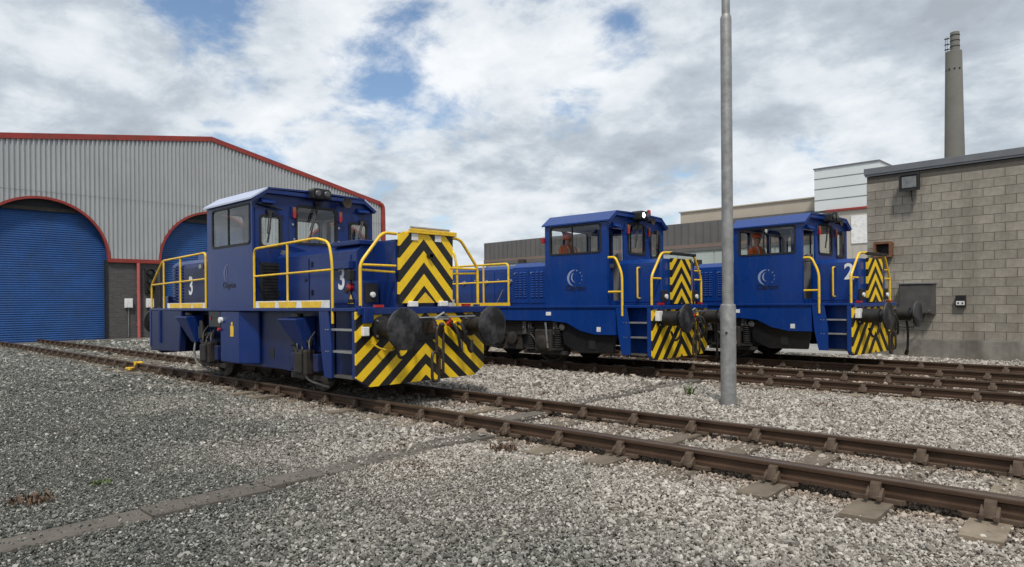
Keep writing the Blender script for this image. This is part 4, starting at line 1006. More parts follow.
    # side handrails with kick boards (both sides)
    for s in (-1, 1):
        y = s*(hw-.02)
        rail_part(root, [(-3.05, y, zf), (-3.05, y, 2.50), (-1.05, y, 2.54), (-.70, y, 2.46), (-.62, y, 2.15), (-.62, y, 1.26)], .021, .12)
        rail_part(root, [(-1.92, y, zf), (-1.92, y, 2.52)], .019); rail_part(root, [(-3.05, y, 2.03), (-.62, y, 2.05)], .018)
        m = MB(); m.box(-3.0, -.70, y-.006, y+.006, zf+.003, zf+.115); k = m.build('kick_board', m_white, root)
        for a in (-2.60, -1.92, -1.20): q = MB(); q.prism([(a-.26, zf+.005), (a+.26, zf+.005), (a+.29, zf+.10), (a-.29, zf+.10)], 'y', y-.012, y+.012); q.build('yellow_plate', m_yel, k)
        # rear side handrail
        rail_part(root, [(-5.02, y, zf), (-5.02, y, 2.55), (-7.20, y, 2.50), (-7.86, y, 2.0), (-7.86, y, zf)], .021, .10)
        rail_part(root, [(-7.15, y, zf), (-7.15, y, 2.50)], .019); rail_part(root, [(-6.25, y, zf), (-6.25, y, 2.52)], .019); rail_part(root, [(-7.86, y, 2.0), (-5.02, y, 2.05)], .018)
        m = MB(); m.box(-6.95, -5.06, y-.006, y+.006, zf+.003, zf+.105); k = m.build('kick_board', m_white, root)
        for a in (-6.55, -5.95, -5.40): q = MB(); q.prism([(a-.22, zf+.005), (a+.22, zf+.005), (a+.25, zf+.095), (a-.25, zf+.095)], 'y', y-.012, y+.012); q.build('yellow_plate', m_yel, k)
    # cab
    cx0, cx1 = -4.93, -3.10; hc = 1.235
    cab(root, cx0, cx1, hc, zf+.002, 3.40, 3.555, P, m_roof_sheen, (-4.68, -3.20, 2.62, 3.29),
        [(-1.10, -.72, 2.56, 3.10), (-.40, .40, 2.66, 3.31), (.72, 1.10, 2.72, 3.09)], [(-1.15, -.52, 2.50, 3.30), (-.44, .44, 2.55, 3.32), (.52, 1.15, 2.50, 3.30)], m_glassd, ins=.24)
    # front door with mesh vent
    m = MB(); panel_holes(m, 'x', cx1 + .001, .022, -1.19, -.58, zf+.08, 3.22, [(-1.10, -.72, 2.56, 3.10)]); d = m.build('cab_door', P, root)
    window(root, 'x', cx1+.024, .008, (-1.09, -.73, 2.57, 3.09), .06, .03, m_glass)
    m = MB(); m.prism(rrect(-1.12, -.68, 1.62, 2.28, .05, 3), 'x', cx1+.024, cx1+.045); m.build('vent_grille', m_blk, d)
    m = MB()
    for i in range(11): z = 1.67 + i*.055; m.box(cx1+.045, cx1+.055, -1.08, -.72, z, z+.02)
    m.build('grille_slat', m_rubber, d)
    m = MB(); m.box(cx1+.024, cx1+.07, -.72, -.62, 2.40, 2.50); m.tube([(cx1+.06, -.66, 2.36), (cx1+.09, -.76, 2.44)], .012, 6); m.build('door_handle', m_steel, d)
    for s in (-1, 1):
        marker_lamp(root, cx1+.002, s*.475, 3.20, P)
        m = MB(); m.cyl((cx1+.002, s*.475-.01, 2.98), (cx1+.02, s*.475-.01, 2.98), .02, 8); m.cyl((cx1+.002, s*.46, 2.72), (cx1+.02, s*.46, 2.72), .02, 8); m.build('pillar_bolt', m_steel, root)
        m = MB(); m.prism([(cx1, 3.30), (cx1+.12, 3.30), (cx1+.12, 3.34), (cx1, 3.40)], 'y', s*.98-.12, s*.98+.12); m.build('lamp_shroud', P, root, bevel=.01)
    wiper(root, cx1+.02, -.92, 3.17, .55, -.06); wiper(root, cx1+.01, .02, 3.40, .72, -.18); wiper(root, cx1+.01, .98, 3.14, .46, -.12)
    m = MB(); m.tube([(cx1+.05, -1.15, 3.30), (cx1+.08, -.72, 3.22)], .02, 6); m.build('door_closer', m_blk, root)
    headlamp_box(root, cx1+.12, -.02, 3.55)
    m = MB(); m.lathe((cx1+.10, .50, 3.44), (1,0,0), [(0,.03),(.05,.035),(.14,.09),(.16,.095),(.15,.07)], 16); m.build('horn', m_chain, root, smooth=True)
    m = MB(); m.lathe((cx1+.11, .62, 3.46), (1,0,0), [(0,.06),(.03,.06),(.05,.04)], 14); m.build('red_lens', m_red, root, smooth=True)
    logo(root, -4.03, -hc-.004, 2.12, .50, m_logof, m_logod)
    # rear hood
    rh = 1.03
    m = MB(); m.prism([(-rh, zf), (rh, zf), (rh, 2.40), (rh-.10, 2.48), (-rh+.10, 2.48), (-rh, 2.40)], 'x', -7.20, cx0); m.build('rear_hood', P, root, bevel=.012)
    m = MB(); m.box(-6.52, -5.05, -rh-.014, -rh-.001, zf+.06, 2.32); m.build('hood_door', m_navy_dk, root, bevel=.006)
    m = MB(); m.box(-6.45, -5.05, -.8, .8, 2.485, 2.64); m.build('roof_box', m_blue, root, bevel=.02)
    for c in (-7.05, -6.72):
        for i in range(13):
            z = 1.60 + i*.062; q = MB(); q.prism([(-rh-.001, z), (-rh-.035, z+.006), (-rh-.001, z+.042)], 'x', c-.10, c+.10); q.build('louvre', m_roof_sheen if i % 1 else P, root)
    lettering('number', '3', .52, m_num, root, (-6.20, -rh-.018, 1.93), ROT_NEAR, .9)
    for s in (-1,):
        q = MB(); q.box(-5.72, -5.60, -rh-.05, -rh-.014, 2.28, 2.36); q.build('door_catch', m_steel, root)
    m = MB(); m.box(-7.60, -7.25, -hw+.14, -hw+.42, zf, zf+.26); m.build('deck_locker', P, root, bevel=.01)
    # steps at the front corners
    for s in (-1, 1): steps(root, s, -.98, -.10, hw-.005, zf, (1.17, .85), P, .46)
    m = MB(); m.box(-.72, -.10, -hw+.05, -hw+.35, .47, .50); m.build('bottom_step', m_cab, root)
    # underframe
    U = m_navy_dk
    m = MB(); m.box(-7.0, -.99, -.92, .92, 1.16, zf-.052); m.build('main_frame', U, root)
    for s in (-1, 1):
        y0, y1 = sorted((s*.93, s*.98))
        m = MB()   # side frame plate with horn gaps over the wheels
        m.prism([(-.98, zf-.052), (-.98, .42), (-1.12, .36), (-1.25, .40), (-1.25, .80), (-1.95, .80), (-1.95, .42), (-2.6, .46), (-4.75, .46), (-4.75, .80), (-5.55, .80), (-5.55, zf-.052)], 'y', y0, y1); m.build('side_frame', U, root)
        m = MB(); m.prism([(-Lh+.02, zf-.052), (-Lh+.02, .62), (-Lh+.05, .57), (-6.34, .60), (-6.20, zf-.052)], 'y', *sorted((s*1.10, s*(hw-.01)))); m.build('rear_corner_box', U, root, bevel=.02)
        m = MB(); m.tube([(-7.32, s*(hw+.005), .75), (-7.32, s*(hw+.005), zf-.05)], .028, 8); m.build('step_stile', P, root)
        # fuel tank / battery box
        m = MB(); m.prism([(-4.42, s*.99), (-4.42, s*(hw-.03)), (-4.39, s*(hw-.02)), (-3.66, s*(hw-.02)), (-3.30, s*1.04), (-3.30, s*.99)], 'z', .50, zf-.053); tk = m.build('fuel_tank', P, root, bevel=.03)
        m = MB(); m.box(-3.98, -3.86, *sorted((s*(hw-.021), s*(hw-.012))), .98, 1.17); m.box(-3.945, -3.895, *sorted((s*(hw-.021), s*(hw-.012))), 1.175, 1.24); m.build('yellow_label', m_yel, tk)
        m = MB(); m.lathe((-4.34, s*(hw-.02), 1.27), (0,s,0), [(0,.055),(.05,.055),(.055,.03)], 14); m.build('filler_gauge', m_white, tk, smooth=True)
        m = MB(); m.cyl((-4.40, s*(hw-.01), 1.10), (-4.40, s*(hw+.03), 1.10), .03, 8); m.build('drain_tap', m_redpipe, tk)
        m = MB(); m.box(-5.05, -4.55, *sorted((s*1.08, s*(hw-.08))), 1.13, zf-.055); eb = m.build('equipment_box', m_blkgloss, root, bevel=.01)
        m = MB(); m.lathe((-4.95, s*(hw-.08), 1.30), (0,s,0), [(0,.03),(.01,.03)], 10); m.build('indicator', m_red, eb)
        # sand hoppers leaning out, wheels, axleboxes, dampers
        for c, fl in ((-5.98, 1), (-1.78, 1)):
            ya, yb = s*1.08, s*(hw+.10)
            vs = [(c-.28, s*1.0, 1.36), (c+.30, s*1.0, 1.36), (c+.30, yb, 1.32), (c-.28, yb, 1.32), (c+.08, s*1.0, .80), (c+.30, s*1.0, .80), (c+.30, s*1.17, .82), (c+.08, s*1.17, .82)]
            m = MB().add(vs, [(0,1,2,3), (4,5,6,7), (0,1,5,4), (1,2,6,5), (2,3,7,6), (3,0,4,7)]); h = m.build('sand_hopper', P, root, bevel=.015)
            m = MB(); m.lathe((c+.05, s*1.17, 1.35), (0,0,1), [(0,.09),(.05,.09),(.055,.05)], 14); m.build('sand_lid', m_blk, h)
            rail_part(root, [(c+.2, s*1.13, .82), (c+.16, s*1.15, .60), (c+.20, s*1.10, .36), (c+.46, s*.86, .24)], .022, .1, 'sand_pipe', m_galv)
        for xw in (-5.15, -1.60):
            m = MB(); m.box(xw-.18, xw+.18, *sorted((s*1.04, s*1.22)), .44, .84); ab = m.build('axlebox', m_under, root, bevel=.03)
            m = MB(); m.box(xw-.11, xw+.11, *sorted((s*1.22, s*1.26)), .48, .80); m.build('axlebox_cover', m_under, ab, bevel=.02)
            m = MB(); m.cyl((xw-.22, s*1.16, .82), (xw-.30, s*1.14, 1.24), .045, 10); m.cyl((xw-.235, s*1.157, .9), (xw-.28, s*1.146, 1.13), .07, 10); m.build('damper', m_blk, root, smooth=True)
            m = MB()
            for q in (-.34, .34): m.box(xw+q-.07, xw+q+.07, *sorted((s*1.03, s*1.15)), .50, .78)
            m.build('spring_pocket', U, root, bevel=.02)
            m = MB(); m.box(xw-.55, xw+.55, *sorted((s*.99, s*1.06)), .36, .44); m.build('keeper_bar', m_under, root)
            for dx, zt in ((-.10, 1.15), (.05, 1.05), (.26, 1.12)):
                m = MB(); m.tube(fillet([(xw+dx, s*1.09, zt), (xw+dx-.04, s*1.18, zt-.14), (xw+dx+.05, s*1.22, .86), (xw+dx+.02, s*1.20, .70)], .1, 4), .016, 7); m.build('brake_hose', m_hose, root, smooth=True)
            m = MB(); m.box(xw-.16, xw+.20, *sorted((s*1.08, s*1.13)), .90, 1.02); m.cyl((xw+.14, s*1.13, .96), (xw+.14, s*1.17, .96), .03, 8); m.cyl((xw-.10, s*1.13, .96), (xw-.10, s*1.17, .96), .03, 8); m.build('suspension_bracket', m_blk, root, bevel=.01)
        m = MB(); m.box(-2.14, -2.02, *sorted((s*.981, s*.988)), .66, .84); m.box(-3.0, -2.85, *sorted((s*.981, s*.988)), .62, .8); m.build('frame_opening', m_rubber, root)
        m = MB(); m.box(-2.62, -2.52, *sorted((s*.981, s*.985)), 1.22, 1.30); m.build('white_label', m_white, root)
    for xw in (-5.15, -1.60): wheelset(root, xw, .46)
    m = MB(); m.box(-4.6, -2.2, -.55, .55, .40, 1.16); m.build('transmission', m_under, root, bevel=.03)
    OFF[:] = [0, 0, 0]
    return root

def loco_b(F, rz, num, label, lit):
    Lh = 8.0
    ct = Vector((math.cos(rz), math.sin(rz), 0)); base = Vector((F[0], F[1], 0)) - ct*(Lh/2)
    root = empty('shunting_locomotive', (base.x, base.y, .15), rz); OFF[:] = [Lh/2, 0, -.15]
    tag(root, label, 'locomotive', 'blue shunting locomotives')
    P = m_blue; hw = 1.22; zf = 1.46
    m = MB(); m.box(-Lh, .0, -hw, hw, zf-.05, zf); m.build('footplate', P, root, bevel=.006)
    fp = [(-hw, .44), (-hw+.08, .36), (hw-.22, .36), (hw, .50), (hw, zf-.055), (-hw, zf-.055)]
    m = MB(); m.prism(fp, 'x', -.03, .0); m.build('front_panel', m_chevBL, root)
    m = MB(); m.prism(fp, 'x', -.12, -.032); m.build('headstock', P, root)
    m = MB(); m.box(.0, .03, -hw+.02, hw-.02, zf-.09, zf-.01); m.build('headstock_lip', P, root, bevel=.006)
    m = MB(); m.prism([(-hw, .5), (hw, .5), (hw, zf-.06), (-hw, zf-.06)], 'x', -Lh+.002, -Lh+.08); m.build('rear_headstock', P, root)
    buffers(root, .88, 1.19, .58, P, .15, .29); coupling(root, 1.14)
    m = MB(); m.box(.0, .10, -1.12, -.98, 1.14, 1.34); m.build('socket_box', m_white, root, bevel=.01)
    m = MB(); m.tube(fillet([(.05, 1.05, 1.25), (.25, 1.08, 1.2), (.30, 1.10, .8), (.28, 1.10, .34)], .15, 5), .026, 8); hs = m.build('hanging_hose', m_hose, root, smooth=True)
    m = MB(); m.cyl((.28, 1.10, .36), (.24, 1.12, .26), .04, 8); m.build('hose_end', m_chain, hs)
    # cab and hoods
    cx0, cx1, hc = -2.72, -1.07, 1.205
    cab(root, cx0, cx1, hc, zf+.002, 3.27, 3.44, P, P, (-2.56, -1.23, 2.60, 3.18),
        [(-.34, .34, 2.60, 3.24), (.62, 1.02, 2.55, 3.10)], [(-1.10, -.52, 2.5, 3.18), (-.44, .44, 2.5, 3.20), (.52, 1.10, 2.5, 3.18)], m_glass, ins=.25, door_gap=(-1.12, -.52, zf+.10, 3.10))
    m = MB(); panel_holes(m, 'x', cx1 - .30, .03, -1.10, -.54, zf+.10, 3.12, [(-1.0, -.62, 2.50, 3.02)]); d = m.build('cab_door', P, root)
    window(root, 'x', cx1-.27, .008, (-.99, -.63, 2.51, 3.01), .06, .03, m_glass)
    m = MB(); m.box(cx1-.27, cx1-.23, -.66, -.58, 2.28, 2.36); m.build('door_handle', m_steel, d)
    for s in (-1, 1): marker_lamp(root, cx1+.002, s*.44, 3.12, P)
    m = MB(); m.prism([(cx1, 3.14), (cx1+.10, 3.12), (cx1+.10, 3.15), (cx1, 3.22)], 'y', -1.0, -.75); m.build('lamp_shroud', P, root, bevel=.01)
    wiper(root, cx1+.01, 0.0, 3.34, .62, -.16); wiper(root, cx1+.01, .84, 3.14, .42, -.10)
    headlamp_box(root, cx1+.13, -.06, 3.42, lit)
    m = MB(); m.lathe((cx1+.02, .50, 3.47), (0,0,1), [(0,.05),(.05,.05),(.13,.045),(.15,.02)], 14); m.build('beacon', m_red if lit else m_blk, root, smooth=True)
    m = MB(); m.lathe((cx1+.10, .32, 3.33), (1,0,0), [(0,.03),(.05,.035),(.12,.08),(.14,.085),(.13,.06)], 16); m.build('horn', m_chain, root, smooth=True)
    logo(root, -1.90, -hc-.004, 2.06, .52, m_logo, m_logod)
    m = MB(); m.box(-2.80, -2.73, -hc-.05, -hc+.05, 2.86, 2.98); m.build('side_lamp', m_red, root, bevel=.01)
    hx = -.06; hh = .74
    m = MB(); m.prism([(-hh, zf), (hh, zf), (hh, 2.34), (hh-.08, 2.42), (-hh+.08, 2.42), (-hh, 2.34)], 'x', cx1, hx); m.build('front_hood', P, root, bevel=.012)
    m = MB(); m.box(cx1+.02, hx-.06, -hh-.012, -hh-.001, zf+.06, 2.30); m.build('hood_door', P, root, bevel=.005)
    if num: lettering('number', num, .48, m_num, root, (hx-.19, -hh-.018, 2.12), ROT_NEAR, .9)
    m = MB(); m.prism([(-.42, zf+.02), (.42, zf+.02), (.42, 2.43), (-.42, 2.43)], 'x', -.035, .01); pl = m.build('striped_plate', m_chevB, root)
    m = MB(); m.box(-.058, -.037, -.42, .42, zf+.02, 2.40); m.build('radiator_cowl', P, root)
    m = MB(); m.box(-.06, .03, -.40, .66, 2.50, 2.56); m.build('black_grab_bar', m_blk, root, bevel=.01)
    for s in (-1, 1):
        rail_part(root, [(-.08, s*1.10, zf), (-.08, s*1.10, 2.04), (-.06, s*.72, 2.53), (-.05, s*.30, 2.55)], .026, .10)
        rail_part(root, [(-.08, s*1.09, 2.0), (-.08, s*.44, 2.0)], .020)
        m = MB(); m.box(-.055, .0, s*.68-.10, s*.68+.10, zf+.06, zf+.30); b = m.build('lamp_housing', m_blk, root, bevel=.01)
        m = MB(); m.lathe((.0, s*.68+.02, zf+.17), (1,0,0), [(0,.05),(.03,.05),(.035,.03)], 16); m.build('lens', m_lens, b, smooth=True)
        m = MB(); m.box(-.05, .03, s*.86-.08, s*.86+.08, zf+.003, zf+.045); m.build('tail_lamp', m_red, root)
        # cab-side grab rail by the steps
        y = s*(hw-.01)
        rail_part(root, [(-1.03, y, 2.46), (-.86, y, 2.46), (-.70, y, 2.12), (-.70, y, 1.24)], .026, .14)
        rail_part(root, [(-1.03, y, 1.74), (-.70, y, 1.74)], .022)
        rail_part(root, [(-.56, s*(hh+.01), 2.24), (-.56, s*(hh+.10), 2.24), (-.56, s*(hh+.10), 1.60), (-.56, s*(hh+.01), 1.60)], .020, .05)
    rail_part(root, [(-.08, .62, zf), (-.08, .62, 2.46)], .022); rail_part(root, [(-.08, .62, 2.2), (-.08, 1.06, 2.2)], .018)
    m = MB(); m.box(-.10, -.04, .50, .60, zf+.02, zf+.30); m.build('yellow_bracket', m_yel, root)
    # rear hood with louvred side doors
    rh = 1.12; nh = .78; xm = -3.78
    m = MB(); m.prism([(-rh, zf), (rh, zf), (rh, 2.36), (rh-.14, 2.46), (-rh+.14, 2.46), (-rh, 2.36)], 'x', xm, cx0); m.build('rear_hood', P, root, bevel=.012)
    m = MB(); m.prism([(-nh, zf), (nh, zf), (nh, 2.36), (nh-.12, 2.44), (-nh+.12, 2.44), (-nh, 2.36)], 'x', -7.35, xm - .002); m.build('engine_hood', P, root, bevel=.012)
    for k in range(2):
        a = cx0 - .03 - (k+1)*.50; b = a + .47
        m = MB(); m.box(a, b, -rh-.012, -rh-.001, zf+.06, 2.30); d = m.build('hood_door', P, root, bevel=.005)
        for c in (a+.11, a+.24, a+.37):
            for i in range(11):
                z = 1.66 + i*.055; q = MB(); q.prism([(-rh-.012, z), (-rh-.034, z+.006), (-rh-.012, z+.036)], 'x', c-.045, c+.045); q.build('louvre', P, d)
        m = MB(); m.cyl((a+.06, -rh-.012, 2.22), (a+.06, -rh-.03, 2.22), .022, 8); m.build('door_latch', m_steel, d)
    for k in range(4):
        a = xm - .06 - (k+1)*.80; m = MB(); m.box(a, a+.76, -nh-.012, -nh-.001, zf+.06, 2.30); d = m.build('hood_door', P, root, bevel=.005)
        m = MB(); m.cyl((a+.1, -nh-.012, 2.1), (a+.1, -nh-.03, 2.1), .025, 8); m.lathe((a+.5, -nh-.012, 2.05), (0,-1,0), [(0,.06),(.04,.05)], 12); m.build('door_latch', m_steel, d)
    m = MB(); m.lathe((-4.6, .2, 2.40), (0,0,1), [(0,.12),(.25,.11)], 16); m.build('exhaust', m_under, root, smooth=True)
    for s in (-1, 1):
        y = s*(hw-.02)
        rail_part(root, [(-3.84, y, zf), (-3.84, y, 2.46), (-7.3, y, 2.46), (-7.9, y, 1.95), (-7.9, y, zf)], .026, .10)
        for xx in (-4.66, -5.6, -6.5, -7.3): rail_part(root, [(xx, y, zf), (xx, y, 2.45)], .024)
        rail_part(root, [(-3.84, y, 2.04), (-7.86, y, 2.0)], .022)
        m = MB(); m.box(-7.2, -3.8, y-.008, y+.008, zf+.003, zf+.075); m.build('kick_board', m_yel, root)
        m = MB(); m.tube([(-4.35, y+.1*-s, zf), (-4.1, y+.1*-s, 1.86)], .014, 6); m.build('lever', m_steel, root)
    for s in (-1, 1): steps(root, s, -.86, -.10, hw-.005, zf, (1.10, .80), P, .44)
    m = MB(); m.box(-.64, -.10, -hw+.05, -hw+.40, .44, .47); m.build('bottom_step', m_cab, root)
    m = MB(); m.box(-.55, -.35, -hw+.418, -hw+.435, 1.22, 1.32); m.build('vent_slot', m_rubber, root)
    # underframe: blue valance swept down ahead, black running gear below
    for s in (-1, 1):
        yo = s*(hw-.03)
        m = MB(); m.prism([(-.88, zf-.052), (-.88, .84), (-1.40, .84), (-1.80, .92), (-2.15, 1.08), (-2.6, 1.12), (-7.9, 1.12), (-7.9, zf-.052)], 'y', *sorted((yo, s*(hw-.08)))); v = m.build('valance', P, root)
        m = MB(); m.box(-1.35, -1.25, *sorted((yo, yo+s*.006)), .90, 1.0); m.box(-2.72, -2.58, *sorted((yo, yo+s*.006)), 1.24, 1.32); m.build('white_label', m_white, v)
        m = MB(); m.prism([(-.95, .84), (-1.02, .44), (-1.9, .42), (-2.3, .60), (-2.4, 1.12), (-1.7, 1.0), (-1.3, .86)], 'y', *sorted((s*1.0, s*1.10))); m.build('battery_box', m_blkgloss, root, bevel=.02)
        m = MB(); m.box(-1.62, -1.44, *sorted((s*1.10, s*1.112)), .52, .72); m.build('box_opening', m_rubber, root)
        m = MB(); m.box(-7.6, -2.2, *sorted((s*1.0, s*1.05)), .78, 1.14); m.build('sole_bar', m_under, root)
        m = MB(); m.box(-7.5, -1.9, *sorted((s*.93, s*.97)), .47, .80); m.build('inner_frame_plate', m_blk, root)
        for xw in (-2.85, -5.4):
            m = MB(); m.box(xw-.24, xw+.24, *sorted((s*1.04, s*1.16)), .42, .92); ab = m.build('axlebox', m_under, root, bevel=.03)
            m = MB(); m.lathe((xw, s*1.16, .62), (0,s,0), [(0,.17),(.03,.17),(.06,.12),(.065,.05)], 18); m.build('axlebox_cover', m_under, ab, smooth=True)
            for q in (-.38, .38):
                m = MB()
                for i in range(9): m.lathe((xw+q, s*1.09, .52+i*.05), (0,0,1), [(0,.075),(.012,.09),(.024,.09),(.036,.075)], 14)
                m.build('coil_spring', m_blk, root, smooth=True)
                m = MB(); m.box(xw+q-.11, xw+q+.11, *sorted((s*1.02, s*1.17)), .46, .51); m.cyl((xw+q, s*1.12, .96), (xw+q, s*1.12, 1.08), .03, 8); m.build('spring_seat', m_under, root)
            m = MB(); m.cyl((xw+.16, s*1.18, .50), (xw+.10, s*1.18, 1.08), .022, 8); m.build('brake_pull_rod', m_steel, root)
            m = MB(); m.box(xw-.62, xw+.62, *sorted((s*1.0, s*1.10)), .36, .44); m.build('keeper_bar', m_under, root)
        m = MB()
        for q in (-3.85, -4.25): m.lathe((q, s*1.0, .70), (0,s,0), [(0,.15),(.10,.15),(.12,.10)], 18)
        m.box(-4.55, -3.6, *sorted((s*.9, s*1.02)), .44, .78); m.build('brake_cylinder', m_under, root, smooth=True)
        for (z, r_, a, b) in ((1.09, .018, -7.3, -2.3), (1.03, .012, -6.8, -2.5)):
            m = MB(); m.tube([(a, s*1.075, z), (-4.6, s*1.075, z - .02), (b, s*1.075, z)], r_, 6); m.build('air_pipe', m_chain, root, smooth=True)
        for xx in (-6.6, -4.6, -3.45, -2.55):
            m = MB(); m.box(xx-.05, xx+.05, *sorted((s*1.05, s*1.11)), .80, 1.10); m.cyl((xx, s*1.11, .95), (xx, s*1.14, .95), .028, 8); m.build('hanger_bracket', m_cab, root, bevel=.008)
        for xx in (-6.2, -4.9, -3.3):
            m = MB(); m.tube(fillet([(xx, s*1.12, 1.06), (xx+.05, s*1.16, .85), (xx+.22, s*1.16, .70), (xx+.25, s*1.12, .48)], .12, 4), .018, 7); m.build('sander_hose', m_hose, root, smooth=True)
        m = MB(); m.box(-6.6, -6.1, *sorted((s*1.0, s*1.12)), .48, .80); m.box(-3.40, -3.30, *sorted((s*1.06, s*1.12)), .40, .50); m.build('brake_rigging', m_under, root, bevel=.02)
        m = MB(); m.lathe((-2.32, s*1.08, .98), (0,s,0), [(0,.07),(.06,.075),(.07,.05)], 14); m.build('air_valve', m_cab, root, smooth=True)
    for xw in (-2.85, -5.4): wheelset(root, xw, .46)
    m = MB(); m.box(-7.4, -1.1, -.9, .9, .80, zf-.052); m.box(-4.8, -3.4, -.6, .6, .38, .80); m.build('main_frame', m_under, root)
    OFF[:] = [0, 0, 0]
    return root

L1 = loco_a((-7.98, 6.605), 0.0)
R2, R3 = R(1.5), R(-5.2)
L2 = loco_b((-7.07, 12.85), R2, None, 'middle bright blue shunting locomotive with an orange clad driver and lit headlamp', True)
L3 = loco_b((-4.22, 16.28), R3, '2', 'furthest bright blue shunting locomotive with number 2 beside the block wall', False)

# ------------------------------------------------------------------ drivers
def person(F, rz, Lx, seat_y, turn, label, helmet):
    """seated figure; F, rz = locomotive frame; Lx = local x of the hips (from the front), z of deck 1.46"""
    fw = Vector((math.cos(rz), math.sin(rz), 0)); lt = Vector((-math.sin(rz), math.cos(rz), 0))
    p = Vector((F[0], F[1], 0)) + fw*Lx + lt*seat_y; p.z = 1.462 + .745
    root = empty('person', p, rz + turn); tag(root, label, 'person', 'drivers in the cabs')
    def skin(name, V, E, mt, sub=2):
        me = bpy.data.meshes.new(name); me.from_pydata([v[:3] for v in V], E, []); o = bpy.data.objects.new(name, me); COL.objects.link(o); o.parent = root
        me.materials.append(mt)
        bpy.context.view_layer.objects.active = o
        sk = o.modifiers.new('skin', 'SKIN'); sk.use_smooth_shade = True
        if not me.skin_vertices: bpy.context.view_layer.update()
        for i, v in enumerate(V):
            d = me.skin_vertices[0].data[i]; r = v[3]; d.radius = (r if isinstance(r, tuple) else (r, r)); d.use_root = (i == 0)
        sb = o.modifiers.new('sub', 'SUBSURF'); sb.levels = sub; sb.render_levels = sub
        return o
    # whole body, one continuous surface: pelvis, spine, neck, head, limbs, hands with fingers
    V = [(0,0,.10,(.15,.12)), (0,0,.32,(.15,.11)), (.02,0,.50,(.16,.11)), (.02,0,.58,(.08,.08)), (.03,0,.63,(.055,.055)), (.045,0,.70,(.078,.070)), (.05,0,.78,(.088,.074)), (.045,0,.84,(.055,.05))]
    E_ = [(0,1),(1,2),(2,3),(3,4),(4,5),(5,6),(6,7)]
    def chain(start, pts):
        a = start
        for q in pts: V.append(q); E_.append((a, len(V)-1)); a = len(V)-1
        return a
    for s in (-1, 1):
        w = chain(2, [(.03, s*.19, .51, .060), (.10, s*.23, .26, .046), (.32, s*.17, .20, .034), (.38, s*.16, .20, (.036,.020))])
        for k, (dy, l) in enumerate(((.028,.075),(.010,.085),(-.010,.08),(-.028,.062))): chain(w, [(.42, s*.16+dy, .20, .010), (.42+l*.6, s*.16+dy, .185, .009), (.42+l*.8, s*.16+dy, .15, .008)])
        chain(w, [(.39, s*.16-s*.04, .205, .011), (.43, s*.16-s*.055, .19, .010)])
        chain(0, [(.06, s*.10, .09, .085), (.42, s*.12, .08, .065), (.44, s*.12, -.32, .045), (.45, s*.12, -.46, .04), (.56, s*.12, -.50, .035)])
    body = skin('body', V, E_, m_skin)
    # face features
    q = MB(); q.prism([(.135,.775),(.165,.755),(.135,.745)], 'y', -.014, .014); q.build('nose', m_skin, body)
    for s in (-1, 1):
        q = MB(); q.lathe((.122, s*.033, .80), (1,0,0), [(0,.014),(.010,.010)], 8); q.build('eye', m_trous, body)
        q = MB(); q.lathe((.045, s*.085, .785), (0,s,0), [(0,.028),(.02,.022)], 8); q.build('ear', m_skin, body)
    q = MB(); q.box(.118, .132, -.025, .025, .712, .722); q.build('mouth', m_redpipe, body)
    # jacket
    V = [(0,0,.02,(.19,.15)), (0,0,.30,(.19,.145)), (.02,0,.52,(.195,.14)), (.02,0,.63,(.085,.085))]; E_ = [(0,1),(1,2),(2,3)]
    for s in (-1, 1): chain(2, [(.03, s*.205, .515, .088), (.10, s*.24, .26, .070), (.31, s*.175, .205, .054)])
    skin('jacket', V, E_, m_orange)
    V = [(.02,0,.08,(.115,.115))]; E_ = []
    for s in (-1, 1):
        if s == -1: a0 = 0
        chain(0, [(.10, s*.10, .09, .10), (.42, s*.12, .08, .082), (.44, s*.12, -.30, .062), (.445, s*.12, -.43, .06)])
    skin('trousers', V, E_, m_trous)
    for yy in (-.11, .11):
        q = MB()
        vs = []
        q.tube([(.158, yy, .08), (.168, yy, .30), (.175, yy*.9, .48), (.12, yy*.85, .58), (.02, yy*.85, .61)], .02, 6); q.build('reflective_brace', m_tape, root)
    q = MB(); q.tube([(.205*math.cos(2*PI*i/20)*.82, .215*math.sin(2*PI*i/20), .20) for i in range(20)], .025, 6, closed=True); q.build('reflective_band', m_tape, root)
    if helmet:
        q = MB(); q.lathe((.045, 0, .815), (0,0,1), [(0,.125),(.02,.125),(.05,.118),(.09,.095),(.115,.055),(.122,.01)], 24); h = q.build('helmet', m_helm, root, smooth=True)
        q = MB(); q.prism([(.10,-.09),(.20,-.06),(.215,0),(.20,.06),(.10,.09)], 'z', .815, .828); q.build('peak', m_helm, h)
    else:
        q = MB(); q.lathe((.03, 0, .74), (0,0,1), [(0,.115),(.06,.118),(.11,.110),(.15,.075),(.165,.02)], 20); h = q.build('orange_cap', m_helm, root, smooth=True)
    return root
person((-7.07, 12.85), R2, -2.40, -.82, R(-6), 'driver in orange hi-vis jacket seen through middle locomotive cab window', False)
person((-4.22, 16.28), R3, -2.38, -.80, R(-8), 'driver in orange hi-vis jacket and helmet in furthest locomotive cab', True)

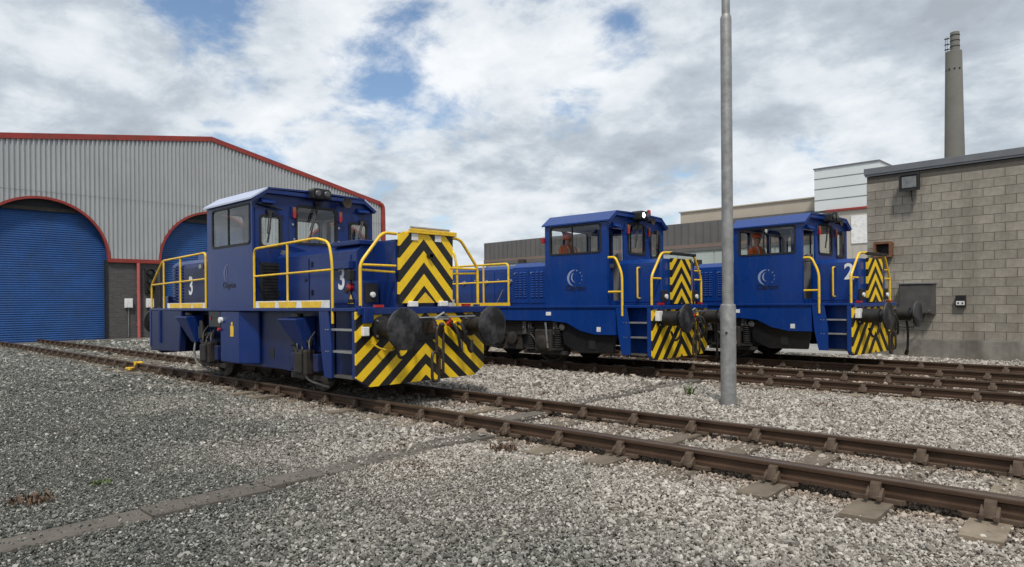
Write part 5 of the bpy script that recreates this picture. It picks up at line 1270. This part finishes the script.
# ------------------------------------------------------------------ small things
def small():
    # yellow scotch clipped over the near rail ahead of the shed
    r = empty('rail_scotch', (-18.0, T1Y - .7525, .0)); r.scale = (.8, .8, .95); tag(r, 'yellow wheel scotch clamped on the near rail by the shed', 'wheel stop')
    m = MB(); m.prism([(-.38,.155),(.30,.155),(.30,.178),(.05,.195),(-.30,.165)], 'y', -.06, .06); m.build('wedge', m_yel, r, bevel=.008)
    m = MB(); m.box(-.15, .20, -.30, -.065, .0, .05); m.box(-.02, .14, -.10, -.065, .05, .19); m.build('clamp_plate', m_yel, r, bevel=.006)
    m = MB(); m.box(-.10, .45, .065, .35, .02, .06); m.box(.0, .14, .065, .10, .06, .19); m.build('flap', m_yel, r, bevel=.006)
    # weeds
    def weed(x, y, rad, h, n, mt, label):
        rs = random.Random(int(x*100 + y*10)); r = empty('weed_clump', (x, y, -.03)); tag(r, label, 'weed', 'weeds in the gravel')
        m = MB(); vs = []; fs = []
        for _ in range(n):
            a = rs.uniform(0, 2*PI); d = rad*math.sqrt(rs.random()); bx, by = d*math.cos(a), d*math.sin(a); hh = h*rs.uniform(.4, 1)
            ln = rs.uniform(.2, .9)*hh; a2 = rs.uniform(0, 2*PI); w = rs.uniform(.004, .009); k = len(vs); ox, oy = -math.sin(a2)*w, math.cos(a2)*w
            vs += [(bx-ox, by-oy, 0), (bx+ox, by+oy, 0), (bx+ox*1.3+math.cos(a2)*ln*.45, by+oy*1.3+math.sin(a2)*ln*.45, hh*.6), (bx-ox*1.3+math.cos(a2)*ln*.45, by-oy*1.3+math.sin(a2)*ln*.45, hh*.6), (bx+math.cos(a2)*ln, by+math.sin(a2)*ln, hh)]
            fs += [(k, k+1, k+2, k+3), (k+3, k+2, k+4)]
        me = m.add(vs, fs).mesh('leaves', mt, recalc=False); o = bpy.data.objects.new('leaves', me); COL.objects.link(o); o.parent = r
        q = MB(); q.cyl((0,0,-.02), (0.01,0,h*.5), .004, 5); q.build('stem', mt, r)
    weed(-6.55, 1.30, .16, .07, 170, m_weedbr, 'reddish dry weed patch at the left edge of the gravel')
    weed(-6.72, 1.85, .09, .05, 60, m_weedgr, 'small green weed patch at the left edge of the gravel')
    weed(-5.05, 4.02, .17, .075, 190, m_weedbr, 'brown dry weed clump just below the concrete strip')
    weed(-5.75, 4.3, .10, .06, 70, m_weedbr, 'small brown weed tuft just above the concrete strip')
    weed(-9.6, 2.35, .30, .05, 150, m_weedbr, 'flat dry weed patch in the grey gravel left of centre')
    weed(-8.6, 1.75, .12, .05, 70, m_weedbr, 'small rusty weed patch in the grey gravel at far left')
    weed(-4.95, 5.15, .16, .08, 120, m_weedbr, 'brown weed tuft beside the near rail where the strip ends')
    weed(-5.35, 9.95, .05, .26, 34, m_weedgr, 'slender green weed standing left of the lamp post base')
    weed(-3.35, 10.3, .16, .06, 90, m_weedbr, 'reddish weed patch in gravel right of the lamp post')
    weed(-7.3, 8.75, .22, .06, 100, m_weedbr, 'reddish weed patch in gravel between the front two locomotives')
small()
